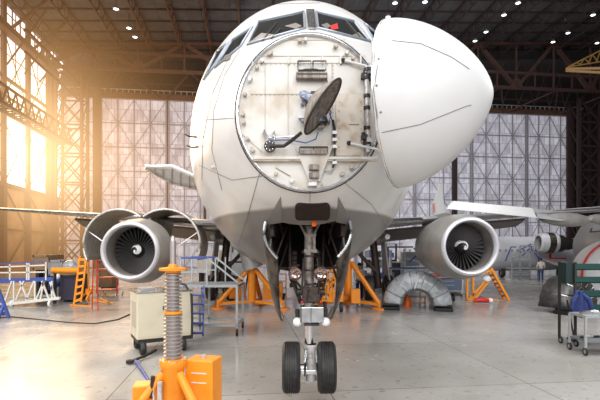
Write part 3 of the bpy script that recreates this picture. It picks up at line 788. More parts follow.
# gear doors hanging open either side
for s in (-1, 1):
    rows = []
    for i in range(13):
        t = i/12; Y = 6.55+t*2.3; zt_ = belly(bx+s*BHW, Y)-.0; row = []
        hgt = .98+.14*math.sin(math.pi*t) - (.45*(1-t*6) if t < 1/6 else 0)
        for j in range(9):
            q = j/8; row.append(Vector((bx+s*(BHW+.05+.05*math.sin(q*math.pi)-.17*q*q), Y, zt_-hgt*q)))
        rows.append(row)
    dr = MB().grid(rows).build('nose_gear_door', mat('gear_door_paint', (.12, .10, .085), .3, .4, n=(6, (.035, .028, .022), .42, .6)), AC, smooth=True, solid=.03)
    MB().tube([r[0] for r in rows][:1]+[p for p in rows[0]], .022, 6).build('door_edge', 'alum', dr, smooth=True)
    b = MB()
    for i in (3, 6, 9): b.tube([r + Vector((-s*.035, 0, 0)) for r in rows[i]], .016, 5)
    b.build('door_stiffener', 'gearp', dr)
    MB().tube([rows[3][4]+Vector((-s*.03,0,0)), (bx+s*.33, 7.3, 2.75)], .018, 8).tube([rows[1][6]+Vector((-s*.03,0,0)), (bx+s*.3, 7.0, 2.1), (bx+s*.12, 7.0, 2.15)], .018, 8).tube([rows[7][4]+Vector((-s*.03,0,0)), (bx+s*.33, 8.0, 2.5)], .02, 8).each('door_link', 'bayeq', dr)
b = MB()
for k in range(14):
    s = -1 if k % 2 else 1; zz = 1.75+.09*(k//2)
    b.box((bx+s*.24-.05, 7.6+.1*k/3, zz), (bx+s*.24+.07, 7.7+.1*k/3, zz+.07))
b.tube([(bx-.3, 7.9, 2.9), (bx-.28, 7.8, 2.0), (bx-.1, 7.5, 1.5)], .035, 8).tube([(bx+.3, 7.9, 2.9), (bx+.28, 7.8, 2.0), (bx+.1, 7.5, 1.5)], .035, 8)
b.build('retraction_actuator', 'bayeq', gear)

# ---- forward cargo door open on the left
rows = []
for i in range(15):
    t = i/14; row = []
    for j in range(7):
        q = j/6
        top = Vector((-2.0-1.15*t, 9.6-.25*t, 3.72+.10*math.sin(t*2.4)+.03*t)); w_ = .95*math.sin(min(1, (1-t)*1.5+.06)*math.pi/2)
        row.append(top+Vector((.0, 1.6*(q-.5)*min(1, (1.05-t)*2.2), -.12*q*0+-.0)))
    rows.append(row)
A0, A1, A2, A3 = P(145,166.5,9.3), P(172,165.5,9.0), P(198,177,8.9), P(198,188,9.9); A4 = P(172,182,9.9)
def lens(offz=0):
    rows = []
    for i in range(13):
        t = i/12; p = A0.lerp(A1, t*2) if t < .5 else A1.lerp(A2, t*2-1); q = A0.lerp(A4, t*2) if t < .5 else A4.lerp(A3, t*2-1)
        rows.append([p.lerp(q, j/4)+Vector((0,0,offz+.03*math.sin(math.pi*j/4))) for j in range(5)])
    return rows
cdo = MB().grid(lens()).build('cargo_door', 'white', AC, smooth=True, solid=.05)
L_ = lens(-.03); MB().tube([r[4] for r in L_], .028, 6).build('door_seal', 'rustp', cdo, smooth=True)
b = MB()
for i in range(2, 12, 2): b.tube([L_[i][j]+Vector((0,0,-.02)) for j in range(5)], .012, 5)
b.build('door_rib', 'bseam', cdo)

# ---- wings
def airfoil(le, chord, th, n=10):
    out = []
    for i in range(n+1): t = (i/n)**1.6; out.append(le+Vector((0, chord*t, th*(math.sqrt(t)*1.3-1.35*t+.0)*1.2*.6+0)))
    for i in range(n-1, 0, -1): t = (i/n)**1.6; out.append(le+Vector((0, chord*t, -th*.55*(math.sqrt(t)*1.3-1.3*t)*1.2)))
    out.append(out[0].copy()); return out
def wing(name, st, m, parent, solidcap=True):
    b = MB().grid([airfoil(Vector(le), c, t) for le, c, t in st])
    return b.build(name, m, parent, smooth=True)
wl = wing('wing', [((-1.6,15.0,3.15),7.5,.9), ((-5.8,18.0,3.62),5.0,.6), ((-11,20.6,4.08),3.4,.4), ((-17,23.5,4.6),1.8,.24)], 'wing', AC)
wr = wing('wing', [((1.6,15.0,3.2),7.5,.9), ((5.8,18.0,3.66),5.0,.6), ((11,20.6,4.05),3.4,.4), ((17,23.5,4.5),1.8,.24)], 'wing', AC)
def edge(pts, r, name, m, par, mats=None): return MB().tube(pts, r, 8).build(name, m, par, smooth=True)
edge([(-2.0,15.2,3.2), (-5.8,17.95,3.6), (-11,20.55,4.06), (-17,23.45,4.58)], [.13,.1,.08,.05], 'leading_edge_slat', 'alum', wl)
edge([(2.0,15.2,3.25), (4.6,17.1,3.5)], [.13,.1], 'leading_edge_slat', 'alum', wr)
# drooped white slat on the right wing and grey outer slat
s0 = P(437,210,16.6); s1 = P(506,214,20.2)
q = [P(454,201,16.4), P(533,208,20.4), P(537,218,20.2), P(447,209,16.0)]
MB().add(q+[p+Vector((0,.25,.03)) for p in q], [(0,1,2,3),(4,5,6,7),(0,1,5,4),(1,2,6,5),(2,3,7,6),(3,0,4,7)]).build('drooped_slat', 'slat', wr, bevel=.03)
q = [P(534,208.5,20.6), P(566,212,22.0), P(592,217,22.6), P(560,221,20.9), P(538,218,20.4)]
MB().add(q+[p+Vector((0,.3,.03)) for p in q], [(0,1,2,3,4),(0,1,6,5),(1,2,7,6),(2,3,8,7),(3,4,9,8)]).build('outer_slat', 'wing', wr)
def canoe(a, c, r_, par, m='wing', sc=1):
    a = Vector(a); c = Vector(c); pts = [a.lerp(c, i/10) for i in range(11)]
    MB().tube(pts, [max(.02, r_*math.sin(math.pi*min(1, .08+i/10*.95))**.6) for i in range(11)], 12).build('flap_track_fairing', m, par, smooth=True)
canoe(P(542,218,21.0), P(594,221,22.6), .36, wr, 'nac'); canoe(P(590,218,22.2), P(622,223,24), .3, wr, 'nac')
canoe((-8.2,20.5,3.5), (-8.2,25,3.3), .22, wl); canoe((8.2,20.5,3.5), (8.2,25,3.3), .22, wr); canoe((-3.6,18.5,2.9), (-3.6,23.5,2.7), .25, wl); canoe((3.6,18.5,2.9), (3.6,23.5,2.7), .25, wr)
for s, w_ in ((-1, wl), (1, wr)):
    MB().grid([[ (s*2.2,22,3.1), (s*5.6,22.6,3.45), (s*12,24,4.0)], [(s*2.2,23.6,2.6), (s*5.6,24,2.95), (s*12,25,3.7)]]).build('flap', 'wingu', w_, solid=.12)
# wing root fairing
MB().ball((xc(17), 18, 2.75), 1, 24, (2.6, 5.5, 1.0)).build('belly_fairing', 'wing', AC, smooth=True)
# tail
wing('horizontal_stabilizer', [((-.5,35,5.8),3.6,.35), ((-6,38.5,6.5),1.6,.16)], 'wing', AC); wing('horizontal_stabilizer', [((.5,35,5.8),3.6,.35), ((6,38.5,6.5),1.6,.16)], 'wing', AC)
MB().add([(-.15,32,6.9),(-.05,38.5,12.8),(-.05,40.6,12.8),(-.15,39,6.7),(-.5,32,6.9),(-.4,38.5,12.8),(-.4,40.6,12.8),(-.5,39,6.7)], [(0,1,2,3),(7,6,5,4),(0,4,5,1),(1,5,6,2),(2,6,7,3)]).build('vertical_fin', 'white', AC)

# ---- engines
def engine(c, yaw, opened):
    T = Matrix.Translation(c) @ Matrix.Rotation(math.radians(yaw), 4, 'Z')
    ax = (0,1,0)
    def L(prof, n=56, **k): return MB(T).lathe(prof, (0,0,0), ax, n=n, **k)
    blen = 1.15 if opened else 2.7
    outer = [(1.0, .1), (1.06, .3), (1.13, .7), (1.16, 1.15)] + ([] if opened else [(1.15, 1.8), (1.08, 2.4), (.98, 3.0)])
    e = L(outer).build('engine_nacelle', 'nac', AC, smooth=True, origin=c)
    lip = [(.83,.16),(.84,.08),(.87,.02),(.905,0),(.95,.015),(.985,.06),(1.0,.11)]
    L(lip).build('inlet_lip', 'lip', e, smooth=True)
    L([(.83,.155),(.82,.4),(.84,.8),(.85,1.2)]).build('inlet_duct', 'duct', e, smooth=True)
    L([(.845,.93),(.78,1.2),(0,1.25)], 40).build('fan_backing', 'black', e)
    fan = MB(T); nb = 32
    for k in range(nb):
        a = 2*math.pi*k/nb; rows = []
        for i in range(6):
            r_ = .25+(.83-.25)*i/5; tw = math.radians(20+38*i/5); ch = .10+.045*i/5
            row = []
            for s_ in (-1, 0, 1):
                da = s_*ch*math.sin(math.radians(48))*(.55)/r_; row.append((r_*math.cos(a+da), .86+s_*ch*math.cos(tw)*.9+.01*abs(s_), r_*math.sin(a+da)))
            rows.append(row)
        fan.grid(rows)
    fan.build('fan_blades', 'blade', e, smooth=True)
    sp_ = L([(0,.50),(.06,.52),(.14,.60),(.21,.72),(.26,.90)], 28).build('spinner', 'spin', e, smooth=True)
    # painted swirl
    rows = []
    for i in range(29):
        t = i/28; a = math.radians(-150+330*t) ; rr_ = .03+.20*t; w_ = .012+.045*math.sin(math.pi*min(1, t*1.0))**.7
        def on(r_):
            r_ = max(.0, r_); pr = [(0,.50),(.06,.52),(.14,.60),(.21,.72),(.26,.90)]
            for (ra, ya), (rb, yb) in zip(pr[:-1], pr[1:]):
                if ra <= r_ <= rb: return ya+(yb-ya)*(r_-ra)/(rb-ra)
            return .9
        rows.append([(r_*math.cos(a), on(r_)-.012, r_*math.sin(a)) for r_ in (rr_-w_, rr_, rr_+w_)])
    MB(T).grid(rows).build('spinner_swirl', 'wpaint', sp_, smooth=True)
    MB(T).ball((0,.49,0), .035, 8).build('spinner_tip', 'wpaint', sp_)
    # core and nozzle
    L([(.84,1.15),(.80,1.5),(.7,2.0),(.58,2.8),(.45,3.5),(.36,3.9)], 32).build('core_engine', 'nozzle' if opened else 'nac', e, smooth=True)
    L([(.34,3.7),(.2,4.2),(.02,4.6)], 20).build('exhaust_cone', 'nozzle', e, smooth=True)
    # pylon
    MB(T).add([(-.16,1.4,.85),(.16,1.4,.85),(.16,4.2,.5),(-.16,4.2,.5),(-.1,2.2,1.3),(.1,2.2,1.3),(.12,5.0,1.25),(-.12,5.0,1.25)], [(0,1,5,4),(1,2,6,5),(2,3,7,6),(3,0,4,7),(4,5,6,7),(0,1,2,3)]).build('pylon', 'nac', e)
    if opened:
        for s in (-1, 1):
            hinge = Vector((s*.12, 0, 1.2)); Rt = Matrix.Rotation(math.radians(s*-42), 4, 'Y')
            rows = []
            for i in range(9):
                y = 1.2+1.7*i/8; row = []
                for j in range(17):
                    a = math.radians(4+ (158-4)*j/16)
                    R_ = 1.27 if i < 7 else 1.27-.04*(i-6); p = Vector((s*R_*math.sin(a), y, R_*math.cos(a)))
                    q = hinge+(Rt @ (p-Vector((hinge.x, 0, hinge.z)))-Vector((0,0,0))); row.append(Vector((q.x, y, q.z)))
                rows.append(row)
            cw = MB(T).grid(rows).build('open_fan_cowl', mat('cowl_outer', (.42, .39, .34), .4, .25, n=(6, (.30, .27, .23), .4, .7)), e, smooth=True, solid=.04)
            MB(T).tube(rows[0], .035, 6).build('cowl_edge', 'gearp', cw, smooth=True)
            b = MB(T)
            for i in (3, 6): b.tube([p*1 for p in rows[i]], .02, 5)
            b.build('cowl_rib', 'gearp', cw)
            MB(T).tube([rows[1][11], (s*.85,1.4,-.1)], .02, 6).build('hold_open_rod', 'wpaint', cw)
        rnd = random.Random(5)
        for nm, mm in (('fuel_pipe', 'alum'), ('accessory_unit', 'dark'), ('harness', 'gearp')):
            b = MB(T)
            for k in range(16):
                a = rnd.uniform(0, 2*math.pi); y = rnd.uniform(1.3, 2.7); r_ = .86-.1*(y-1.3)
                if nm == 'accessory_unit': b.ball((r_*math.cos(a), y, r_*math.sin(a)), rnd.uniform(.06, .15), 8)
                else: b.tube([(r_*math.cos(a+i*.16), y+.05*math.sin(i), r_*math.sin(a+i*.16)) for i in range(7)], .018, 5)
            b.build(nm, mm, e, smooth=True)
    return e
engine(P(129, 251, 15), 0, True)
engine(P(471.5, 246.5, 15), 3, False)

# ---- main landing gear
for s in (-1, 1):
    x = s*3.4; g0 = MB().cyl((x, 19.5, .7), (x-s*.3, 19.5, 3.3), .16, n=14).cyl((x, 19.4, 1.3), (x-s*1.6, 19.5, 3.0), .08, n=10).build('main_landing_gear', 'bayeq', AC, smooth=True)
    MB().add([(x+s*.35,18.8,1.1),(x+s*.4,20.2,1.1),(x+s*.2,20.2,3.2),(x+s*.1,18.8,3.2)], [(0,1,2,3)]).build('main_gear_door', 'wingu', g0, solid=.06)
    for d in (-.42, .42):
        w_ = MB().lathe([(.25,-.15),(.45,-.2),(.54,-.14),(.57,0),(.54,.14),(.45,.2),(.25,.15)], (x+d, 19.5, .72), (1,0,0), n=32).build('main_wheel', 'rubber', g0, smooth=True)
        MB().lathe([(.25,-.12),(.08,-.05),(0,-.05)], (x+d, 19.5, .72), (1,0,0), n=24).lathe([(.25,.12),(.08,.05),(0,.05)], (x+d, 19.5, .72), (1,0,0), n=24).build('wheel_rim', 'gearp', w_)

# ------------------------------------------------------------ equipment
def wheel(name, c, r, w, par, ax=(1,0,0), m='rubber'):
    c = Vector(c); o = MB().lathe([(r*.55,-w/2),(r*.9,-w/2),(r,-w*.3),(r,w*.3),(r*.9,w/2),(r*.55,w/2)], c, ax, n=20).build(name, m, par, smooth=True)
    MB().lathe([(r*.55,-w*.3),(r*.15,-w*.15),(0,-w*.3)], c, ax, n=16).lathe([(r*.55,w*.3),(r*.15,w*.15),(0,w*.3)], c, ax, n=16).build('hub', 'gearp', o)
    return o
# 1. foreground screw jack
JY = 4.25
def jp(px, py, dy=0): return P(px, py, JY+dy)
J = thing('tripod_jack', 'tall orange screw jack with a ribbed steel column and orange pump box', 'jack', G(173, JY))
jx = jp(173, 300).x
def jz(py, dy=0): return jp(0, py, dy).z
b = MB(); z0 = jz(362); z1 = jz(314); 
def screw(za, zb_, r0, r1, n):
    prof = []
    for k in range(n):
        z = za+(zb_-za)*k/n; d = (zb_-za)/n; prof += [(r0, z), (r0, z+d*.35), (r1, z+d*.5), (r1, z+d*.85)]
    return prof+[(r0, zb_)]
MB().lathe(screw(z0, z1, .064, .086, 13), (jx, JY, 0), n=28).build('lower_screw', 'steel', J, smooth=True)
MB().lathe(screw(jz(311), jz(273), .055, .078, 11), (jx, JY, 0), n=28).build('upper_screw', 'steel', J, smooth=True)
MB().cyl((jx, JY, jz(313.5)), (jx, JY, jz(311)), .085, n=24).build('screw_collar', 'jack', J)
MB().lathe([(0,jz(273)),(.07,jz(273)),(.075,jz(271)),(.128,jz(270.5)),(.130,jz(268)),(.045,jz(267)),(.04,jz(264)),(0,jz(264))], (jx, JY, 0), n=28).build('ring_plate', 'jack', J, smooth=True)
MB().cyl((jx, JY, jz(266)), (jx, JY, jz(241)), .030, n=14).cyl((jx, JY, jz(241)), (jx, JY, jz(236)), .022, .012, n=14).build('ram', 'steel', J, smooth=True)
MB().lathe([(.0,.05),(.10,.05),(.105,jz(368)),(.12,jz(366)),(.13,jz(362)),(.12,jz(359)),(.05,jz(358))], (jx, JY, 0), n=28).build('jack_body', 'jack', J, smooth=True)
b = MB()
for k in range(12):
    a = math.pi*k/6; b.ball((jx+.118*math.cos(a), JY+.118*math.sin(a), jz(359)), .012, 6)
b.build('flange_bolts', 'gearp', J)
top = Vector((jx, JY, jz(372)))
for a in (205, 325, 90):
    A_ = math.radians(a); d = Vector((math.cos(A_), math.sin(A_), 0)); f = Vector((jx, JY, .06))+d*1.05
    lg = MB().tube([top+d*.09, f], .040, 12).build('leg', 'jack', J, smooth=True)
    MB().cyl(f-Vector((0,0,.06)), f+Vector((0,0,0)), .14, .09, n=18).build('foot_pad', 'jack', lg)
    MB().cyl(Vector((jx, JY, .35))+d*.1, f+Vector((0,0,.05)), .025, n=8).build('lower_brace', 'jack', lg)
b = MB(); b.box((jp(162,0).x, JY-.14, .6), (jp(166,0).x, JY-.10, jz(378))).tube([(jx-.16, JY-.1, jz(378)), (jx-.14, JY-.12, jz(400)), (jx-.12, JY-.05, .6)], .012, 6)
b.build('control_pipe', 'gearp', J)
MB().cyl(jp(151,398,-.1), jp(153,376,-.1), .02, n=8).build('pump_handle', 'dark', J)
# pump boxes on the jack
T = RZ((jp(203,0,.1).x, JY+.12, 0), -12); zt_ = jz(361)
pb = MB(T).box((-.14,-.11,.55), (.14,.13,zt_)).build('pump_box', 'jack', J, bevel=.012)
b = MB(T)
for k, z in enumerate((.88, .79, .6, .52)): b.box((-.07,-.12,zt_-1.0+z-.004), (.08,-.105,zt_-1.0+z+.006))
b.build('vent_slots', 'bulk', pb); MB(T).cyl((0,0,zt_), (0,0,zt_+.03), .025, n=10).build('filler_cap', 'gearp', pb)
MB(T).box((-.16,-.02,.5), (-.10,.06,.62)).box((-.5,-.02,.5), (-.1,.03,.56)).build('box_bracket', 'jack', pb)
T = RZ((jp(148,0,.1).x, JY+.1, 0), 12); zt2 = jz(386)
MB(T).box((-.13,-.1,.55), (.13,.1,zt2)).build('fluid_tank', 'jack', J, bevel=.012)

# 2. cream ground power cart
CO = G(160, 10.6); TC = RZ((CO.x-.02, 10.75, 0), 29)
CT = thing('ground_cart', 'cream box-shaped ground service cart on black wheels behind the ribbed jack column', 'cart', CO)
body = MB(TC).box((-.62,-.45,.36), (.62,.55,1.40)).build('cabinet', 'cream', CT, bevel=.02)
MB(TC).box((-.64,-.47,1.40), (.64,.57,1.44)).build('lid', 'alum', body, bevel=.01)
MB(TC).box((-.60,-.462,.42), (-.02,-.45,1.36)).build('door', 'cream', body, bevel=.006)
MB(TC).box((.02,-.462,.42), (.60,-.45,1.36)).build('door', 'cream', body, bevel=.006)
MB(TC).box((-.06,-.49,1.00), (-.045,-.462,1.09)).box((.045,-.49,1.00), (.06,-.462,1.09)).box((-.06,-.49,1.04), (.06,-.47,1.052)).build('door_handle', 'dark', body)
MB(TC).box((-.635,-.3,.6), (-.62,.2,1.2)).build('side_grille', 'bseam', body)
MB(TC).box((-.60,-.42,.27), (.62,.55,.36)).build('chassis', 'dark', CT)
MB(TC).box((-.5,-.3,1.44), (-.2,.2,1.50)).build('top_hatch', 'card', body)
MB(TC).tube([(.2,.1,1.44),(.25,-.1,1.62),(.5,-.3,1.55),(.6,-.47,1.3),(.61,-.5,.7),(.6,-.5,.3)], .028, 8).build('black_hose', 'cable', CT, smooth=True)
for x, y in ((-.48,-.35),(.42,-.35),(-.48,.42),(.42,.42)):
    wheel('cart_wheel', TC @ Vector((x,y,.165)), .165, .12, CT, tuple(TC.to_3x3() @ Vector((1,0,0))))
MB(TC).tube([(0,-.45,.25),(-.05,-.9,.2),(-.12,-1.5,.12)], .025, 8).build('tow_bar', 'gearp', CT)
# loose tow bar with blue handle on the floor
TB = thing('tow_bar', 'dark tow bar with a blue handle lying on the floor before the cream cart', 'tow bar', G(141, 9.4))
a = P(130, 363, 9.35); a.z = .06
MB().tube([P(156,350,10.2)*1, P(145,356,9.8)*1, a], .03, 8).build('bar', 'dark', TB)
MB().tube([a+Vector((.12,0,.02)), P(149,381,8.15)], .028, 8).build('blue_handle', 'blue', TB, smooth=True)
MB().lathe([(.03,-.03),(.08,-.03),(.08,.03),(.03,.03)], a, (0,0,1), n=16).build('towing_eye', 'dark', TB)

# 3. blue steps and grey work platform
PY = 12.4
def pp(px, py, dy=0): return P(px, py, PY+dy)
PL = thing('work_platform', 'grey tubular work platform with blue steps and top rails, on casters behind the screw jack', 'platform', G(212, PY))
xa, xb = pp(181,0).x, pp(237,0).x; zd = pp(0,286).z; dpt = 1.25
MB().box((xa, PY-.02, zd-.03), (xb+.05, PY+dpt, zd+.03)).build('deck', 'tread', PL)
b = MB()
for x in (xa, pp(200,0).x, xb):
    for y in (PY, PY+dpt): b.bar((x, y, .16), (x, y, zd), .06)
b.bar((xa,PY,.30), (xb,PY,.30), .06).bar((xa,PY+dpt,.30), (xb,PY+dpt,.30), .06).bar((xa,PY,.3), (xa,PY+dpt,.3), .05).bar((xb,PY,.3), (xb,PY+dpt,.3), .05)
b.bar((xa,PY,zd), (xb,PY,zd), .07).bar((xb,PY,zd), (xb,PY+dpt,zd), .07).bar((xa,PY+dpt,zd), (xb,PY+dpt,zd), .06)
b.each(None, 'tube', PL)
zr = pp(0,258).z; xm = pp(207,0).x
b = MB()
for y in (PY, PY+dpt):
    b.bar((xa,y,zd), (xa,y,zr), .045).bar((xm,y,zd), (xm,y,zr), .045).bar((xm,y,zr), (xb+.02,y,zd+.1), .045).bar((xa,y,(zd+zr)/2), (xm,y,(zd+zr)/2), .035)
b.bar((xm+.3,PY+dpt,zd), (xm+.3,PY+dpt,zr), .035)
b.each(None, 'tube', PL)
MB().bar((xa,PY,zr), (xm,PY,zr), .05).bar((xa,PY+dpt,zr), (xm,PY+dpt,zr), .05).each('top_rail', 'blue', PL)
st = MB(); sa, sb = pp(184,0).x, pp(206,0).x
st.bar((sa,PY-.02,zd), (sa+.12,PY-.75,.15), .05).bar((sb-.06,PY-.02,zd), (sb+.08,PY-.75,.15), .05)
st.each('step_stringer', 'blue', PL)
for k in range(5):
    t = (k+1)/5.3; z = zd+(.15-zd)*t; y = PY-.02-.73*t
    MB().box((sa+.12*t, y-.10, z-.015), (sb-.05+.13*t, y+.10, z+.015)).build('step_tread', 'blue', PL)
for x, y in ((xa,PY),(xb,PY),(xa,PY+dpt),(xb,PY+dpt)): wheel('caster', (x,y,.11), .11, .05, PL)

# 4. orange aircraft jacks
def acjack(name, label, px, Y, zt, spread, angs, padm='gearp'):
    o = G(px, Y); t = thing(name, label, 'jack', o); x = o.x
    MB().cyl((x,Y,.25), (x,Y,zt*.93), .18, .15, n=18).build('post', 'jack', t, smooth=True)
    MB().cyl((x,Y,zt*.93), (x,Y,zt), .1, n=14).build('ram', 'steel', t, smooth=True)
    for a in angs:
        d = Vector((math.cos(math.radians(a)), math.sin(math.radians(a)), 0)); f = Vector((x,Y,.12))+d*spread
        lg = MB().tube([Vector((x,Y,zt*.90))+d*.15, f+Vector((0,0,.1))], .1, 10).build('leg', 'jack', t, smooth=True)
        MB().cyl(f-Vector((0,0,.12)), f-Vector((0,0,.05)), .3, n=18).cyl(f-Vector((0,0,.1)), f+Vector((0,0,.25)), .07, n=10).build('foot_pad', 'jack', lg)
        MB().bar(Vector((x,Y,.28)), f+Vector((0,0,.08)), .12).build('base_arm', 'jack', lg)
    return t
t = acjack('aircraft_jack', 'orange tripod jack under a grey pad left of the nose gear', 252, 18.3, 1.75, 1.35, (190, -20, 80))
c = P(250, 256, 18.3); MB().cyl(c+Vector((.15,0,-.5)), c+Vector((-.1,0,.25)), .42, .36, n=20).build('grey_pad', 'wing', t, smooth=True)
MB().box((c.x+.5, 18.6, .3), (c.x+1.3, 19.3, 1.0)).build('pump_box', 'jack', t, bevel=.03)
MB().box((c.x-.95, 18.9, .3), (c.x-.3, 19.5, .95)).build('hydraulic_box', 'jack', t, bevel=.03)
t = acjack('aircraft_jack', 'orange tripod jack with a square pump box right of the nose gear', 348, 18.6, 2.05, 1.35, (200, -30, 85))
a = P(355, 297, 17.9); MB().box((a.x-.18, 17.7, .25), (a.x+.18, 18.1, .82)).build('pump_box', 'jack', t, bevel=.03)
MB().box((a.x-1.0, 18.3, .3), (a.x+.2, 18.8, .5)).build('base_box', 'jack', t, bevel=.03)
wheel('transport_wheel', (a.x-1.2, 17.9, .22), .22, .12, t)
# orange trolley frame left of the right jack
TR = thing('hydraulic_trolley', 'yellow-orange tubular hydraulic trolley between the nose wheel strut and the right jack', 'trolley', G(331, 17.2))
def q_(px, py, dy=0): return P(px, py, 17.2+dy)
b = MB()
for (a_, c_) in (((321,300),(321,280)),((324,300),(325,278)),((328,272),(328,300)),((339,272),(339,298)),((328,272),(339,272)),((321,283),(328,281)),((328,280),(339,280)),((321,300),(342,302)),((328,296),(336,281)),((333,272),(334,300))): b.bar(q_(*a_), q_(*c_), .07)
b.each(None, 'yel', TR)
MB().box(tuple(q_(328,303)), tuple(q_(342,290,.5))).build('tank', 'jack', TR, bevel=.03)
MB().tube([q_(330,271), q_(333,267), q_(339,268)], .07, 8).build('lifting_hook', 'yel', TR)
wheel('trolley_wheel', (q_(325,0).x, 17.1, .2), .2, .12, TR); wheel('trolley_wheel', (q_(341,0).x, 17.1, .2), .2, .12, TR)

# 5. bucket
BK = thing('bucket', 'black bucket with a bright blue base standing on the floor left of the nose gear', 'bucket', G(280, 20.0))
c = G(280.5, 20.0); MB().lathe([(0,.0),(.17,0),(.19,.18)], c, n=20).build('blue_base', 'bluelid', BK, smooth=True)
MB().lathe([(.19,.18),(.22,.42),(.2,.42),(.17,.2)], c, n=20).build('bucket_wall', 'black', BK, smooth=True)
SR = thing('red_stand', 'thin red tubular stand behind the black bucket', 'stand', G(280, 21.2))
b = MB()
for px in (276, 286): b.bar(G(px,21.2), P(px,274,21.2), .04)
for y in (274, 281, 288): b.bar(P(276,y,21.2), P(286,y,21.2), .035)
b.each(None, 'red', SR)

# 6. wrapped thrust reverser half on the floor
def arch(name, label, px, Y, R, r, depth, m, rotd, pads, seams=7, inner='alum'):
    o = G(px, Y); T = RZ(o, rotd); t = thing(name, label, 'engine cowl', o); zb_ = .22
    def ring(R_, y): return [Vector((R_*math.cos(math.pi*j/28), y+.02*math.sin(j*2.1), zb_+R_*.98*math.sin(math.pi*j/28))) for j in range(29)]
    sec = [(r,.0+.05), (r+.12,-.10), ((R+r)/2,-.14), (R*.90,-.05), (R*.98,.12), (R,.5), (R*.97,depth), (R*.9,depth)]
    MB(T).grid([ring(a, y) for a, y in sec]).build('shell', m, t, smooth=True, solid=.03)
    MB(T).grid([ring(r, .05), ring(r*.98, depth*.5), ring(r*1.05, depth)]).build('inner_barrel', inner, t, smooth=True, solid=.02)
    b = MB(T)
    for k in range(1, seams):
        a = math.pi*k/seams; f = lambda R_, y: Vector((R_*math.cos(a), y-.03, zb_+R_*.98*math.sin(a)))
        b.tube([f(a_, y) for a_, y in sec[:6]], .016, 5)
    b.build('seam', 'alum', t)
    for k, (x, y) in enumerate(pads): MB(T).box((x-.34,y-.25,0), (x+.34,y+.35,.13)).box((x-.30,y-.2,.15), (x+.30,y+.3,.25)).build('rubber_pad', 'black', t, bevel=.03)
    return t
wr_ = arch('wrapped_cowl', 'arched engine cowl half wrapped in clear plastic standing on black pads', 417, 17.6, 1.33, .56, 1.0, 'plast', -14, ((-1.0,0),(1.0,.1)))
T = RZ(G(417, 17.6), -14)
MB(T).tube([(0,-.2,1.55),(.05,-.22,1.3),(-.1,-.2,.85)], [.03,.05,.02], 6).build('plastic_fold', 'wpaint', wr_, smooth=True)
SH = thing('small_stool', 'small yellow-topped stool seen through the opening of the wrapped cowl', 'stool', G(417.5, 19.4))
b = MB(); 
for px in (410.5, 425): b.bar(G(px,19.2), P(px,297,19.2), .05).bar(G(px,19.6), P(px,297,19.6), .05)
b.bar(P(410.5,303,19.2), P(425,303,19.2), .04); b.each(None, 'yel', SH)
MB().box(tuple(P(410,297.5,19.15)), tuple(P(425.5,296,19.7))).build('seat_board', 'yel', SH)
c = P(407, 304, 18.9); MB().lathe([(0,.5),(.08,.4),(.16,0),(.2,0),(.2,-.03)], Vector((c.x,18.9,.03)), n=18).build('traffic_cone', 'amber', None, smooth=True)
tag([o for o in COL.objects if o.name.startswith('traffic_cone')][0], 'small orange cone standing inside the left foot of the wrapped cowl', 'cone')
# dark cowl on the right
dk = arch('engine_cowl', 'dark grey engine cowl half standing on black pads beside the green tool rack', 580, 17.0, 1.18, .66, .9, 'cowlg', 30, ((-.85,0),(.85,.1)), inner='gearp')

# 7. green tool rack at the right edge
RY = 11.1
def rp(px, py, dy=0): return P(px, py, RY+dy)
RK = thing('tool_rack', 'wheeled steel tool rack with dark green shelf boards and a jacket hung on it', 'rack', G(590, RY))
xr = rp(634,0).x
b = MB()
for x, y in ((rp(567.5,0).x, RY+.35), (rp(574,0).x, RY-.05), (xr, RY+.35), (xr, RY-.05)): b.bar((x,y,.14), (x,y,rp(0,262).z), .05)
b.bar(rp(567.5,338,.35), rp(574,341,-.05), .05).bar(rp(567,300,.35), rp(574,338,-.05), .03)
b.each(None, 'dark', RK)
for y0, y1 in ((263.5,270),(276.5,283),(290,297),(304,310.5)):
    MB().box((rp(574,0).x, RY-.08, rp(0,y1).z), (xr, RY-.05, rp(0,y0).z)).box((rp(574,0).x, RY-.08, rp(0,y1).z), (xr, RY+.36, rp(0,y1).z+.02)).build('shelf_board', 'green', RK)
MB().box((rp(567,0).x-.02, RY+.0, rp(0,284).z), (rp(574,0).x, RY+.36, rp(0,263).z)).build('side_plate', mat('dark_green_plate', (.01, .03, .03), .6), RK)
for x, y in ((rp(569,0).x, RY+.35), (rp(575,0).x, RY-.05), (xr, RY+.35), (xr, RY-.05)): wheel('caster', (x,y,.09), .09, .04, RK)
TBL = thing('parts_cart', 'low two-tier steel parts cart on casters in front of the green rack', 'cart', G(600, 10.3))
def tp(px, py, dy=0): return P(px, py, 10.3+dy)
xr2 = tp(640,0).x; xl = tp(580.5,0).x; zt_ = tp(0,316).z+.0; 
MB().box((xl, 10.1, zt_-.02), (xr2, 10.75, zt_+.03)).build('top_shelf', 'tube', TBL); MB().box((xl, 10.1, .30), (xr2, 10.75, .34)).box((xl,10.1,.34),(xr2,10.12,.40)).build('lower_shelf', 'tread', TBL)
for x in (xl, xr2):
    for y in (10.12, 10.72): MB().bar((x,y,.16), (x,y,zt_), .045).build('leg', 'tube', TBL)
    for y in (10.12, 10.72): wheel('caster', (x,y,.09), .09, .045, TBL)
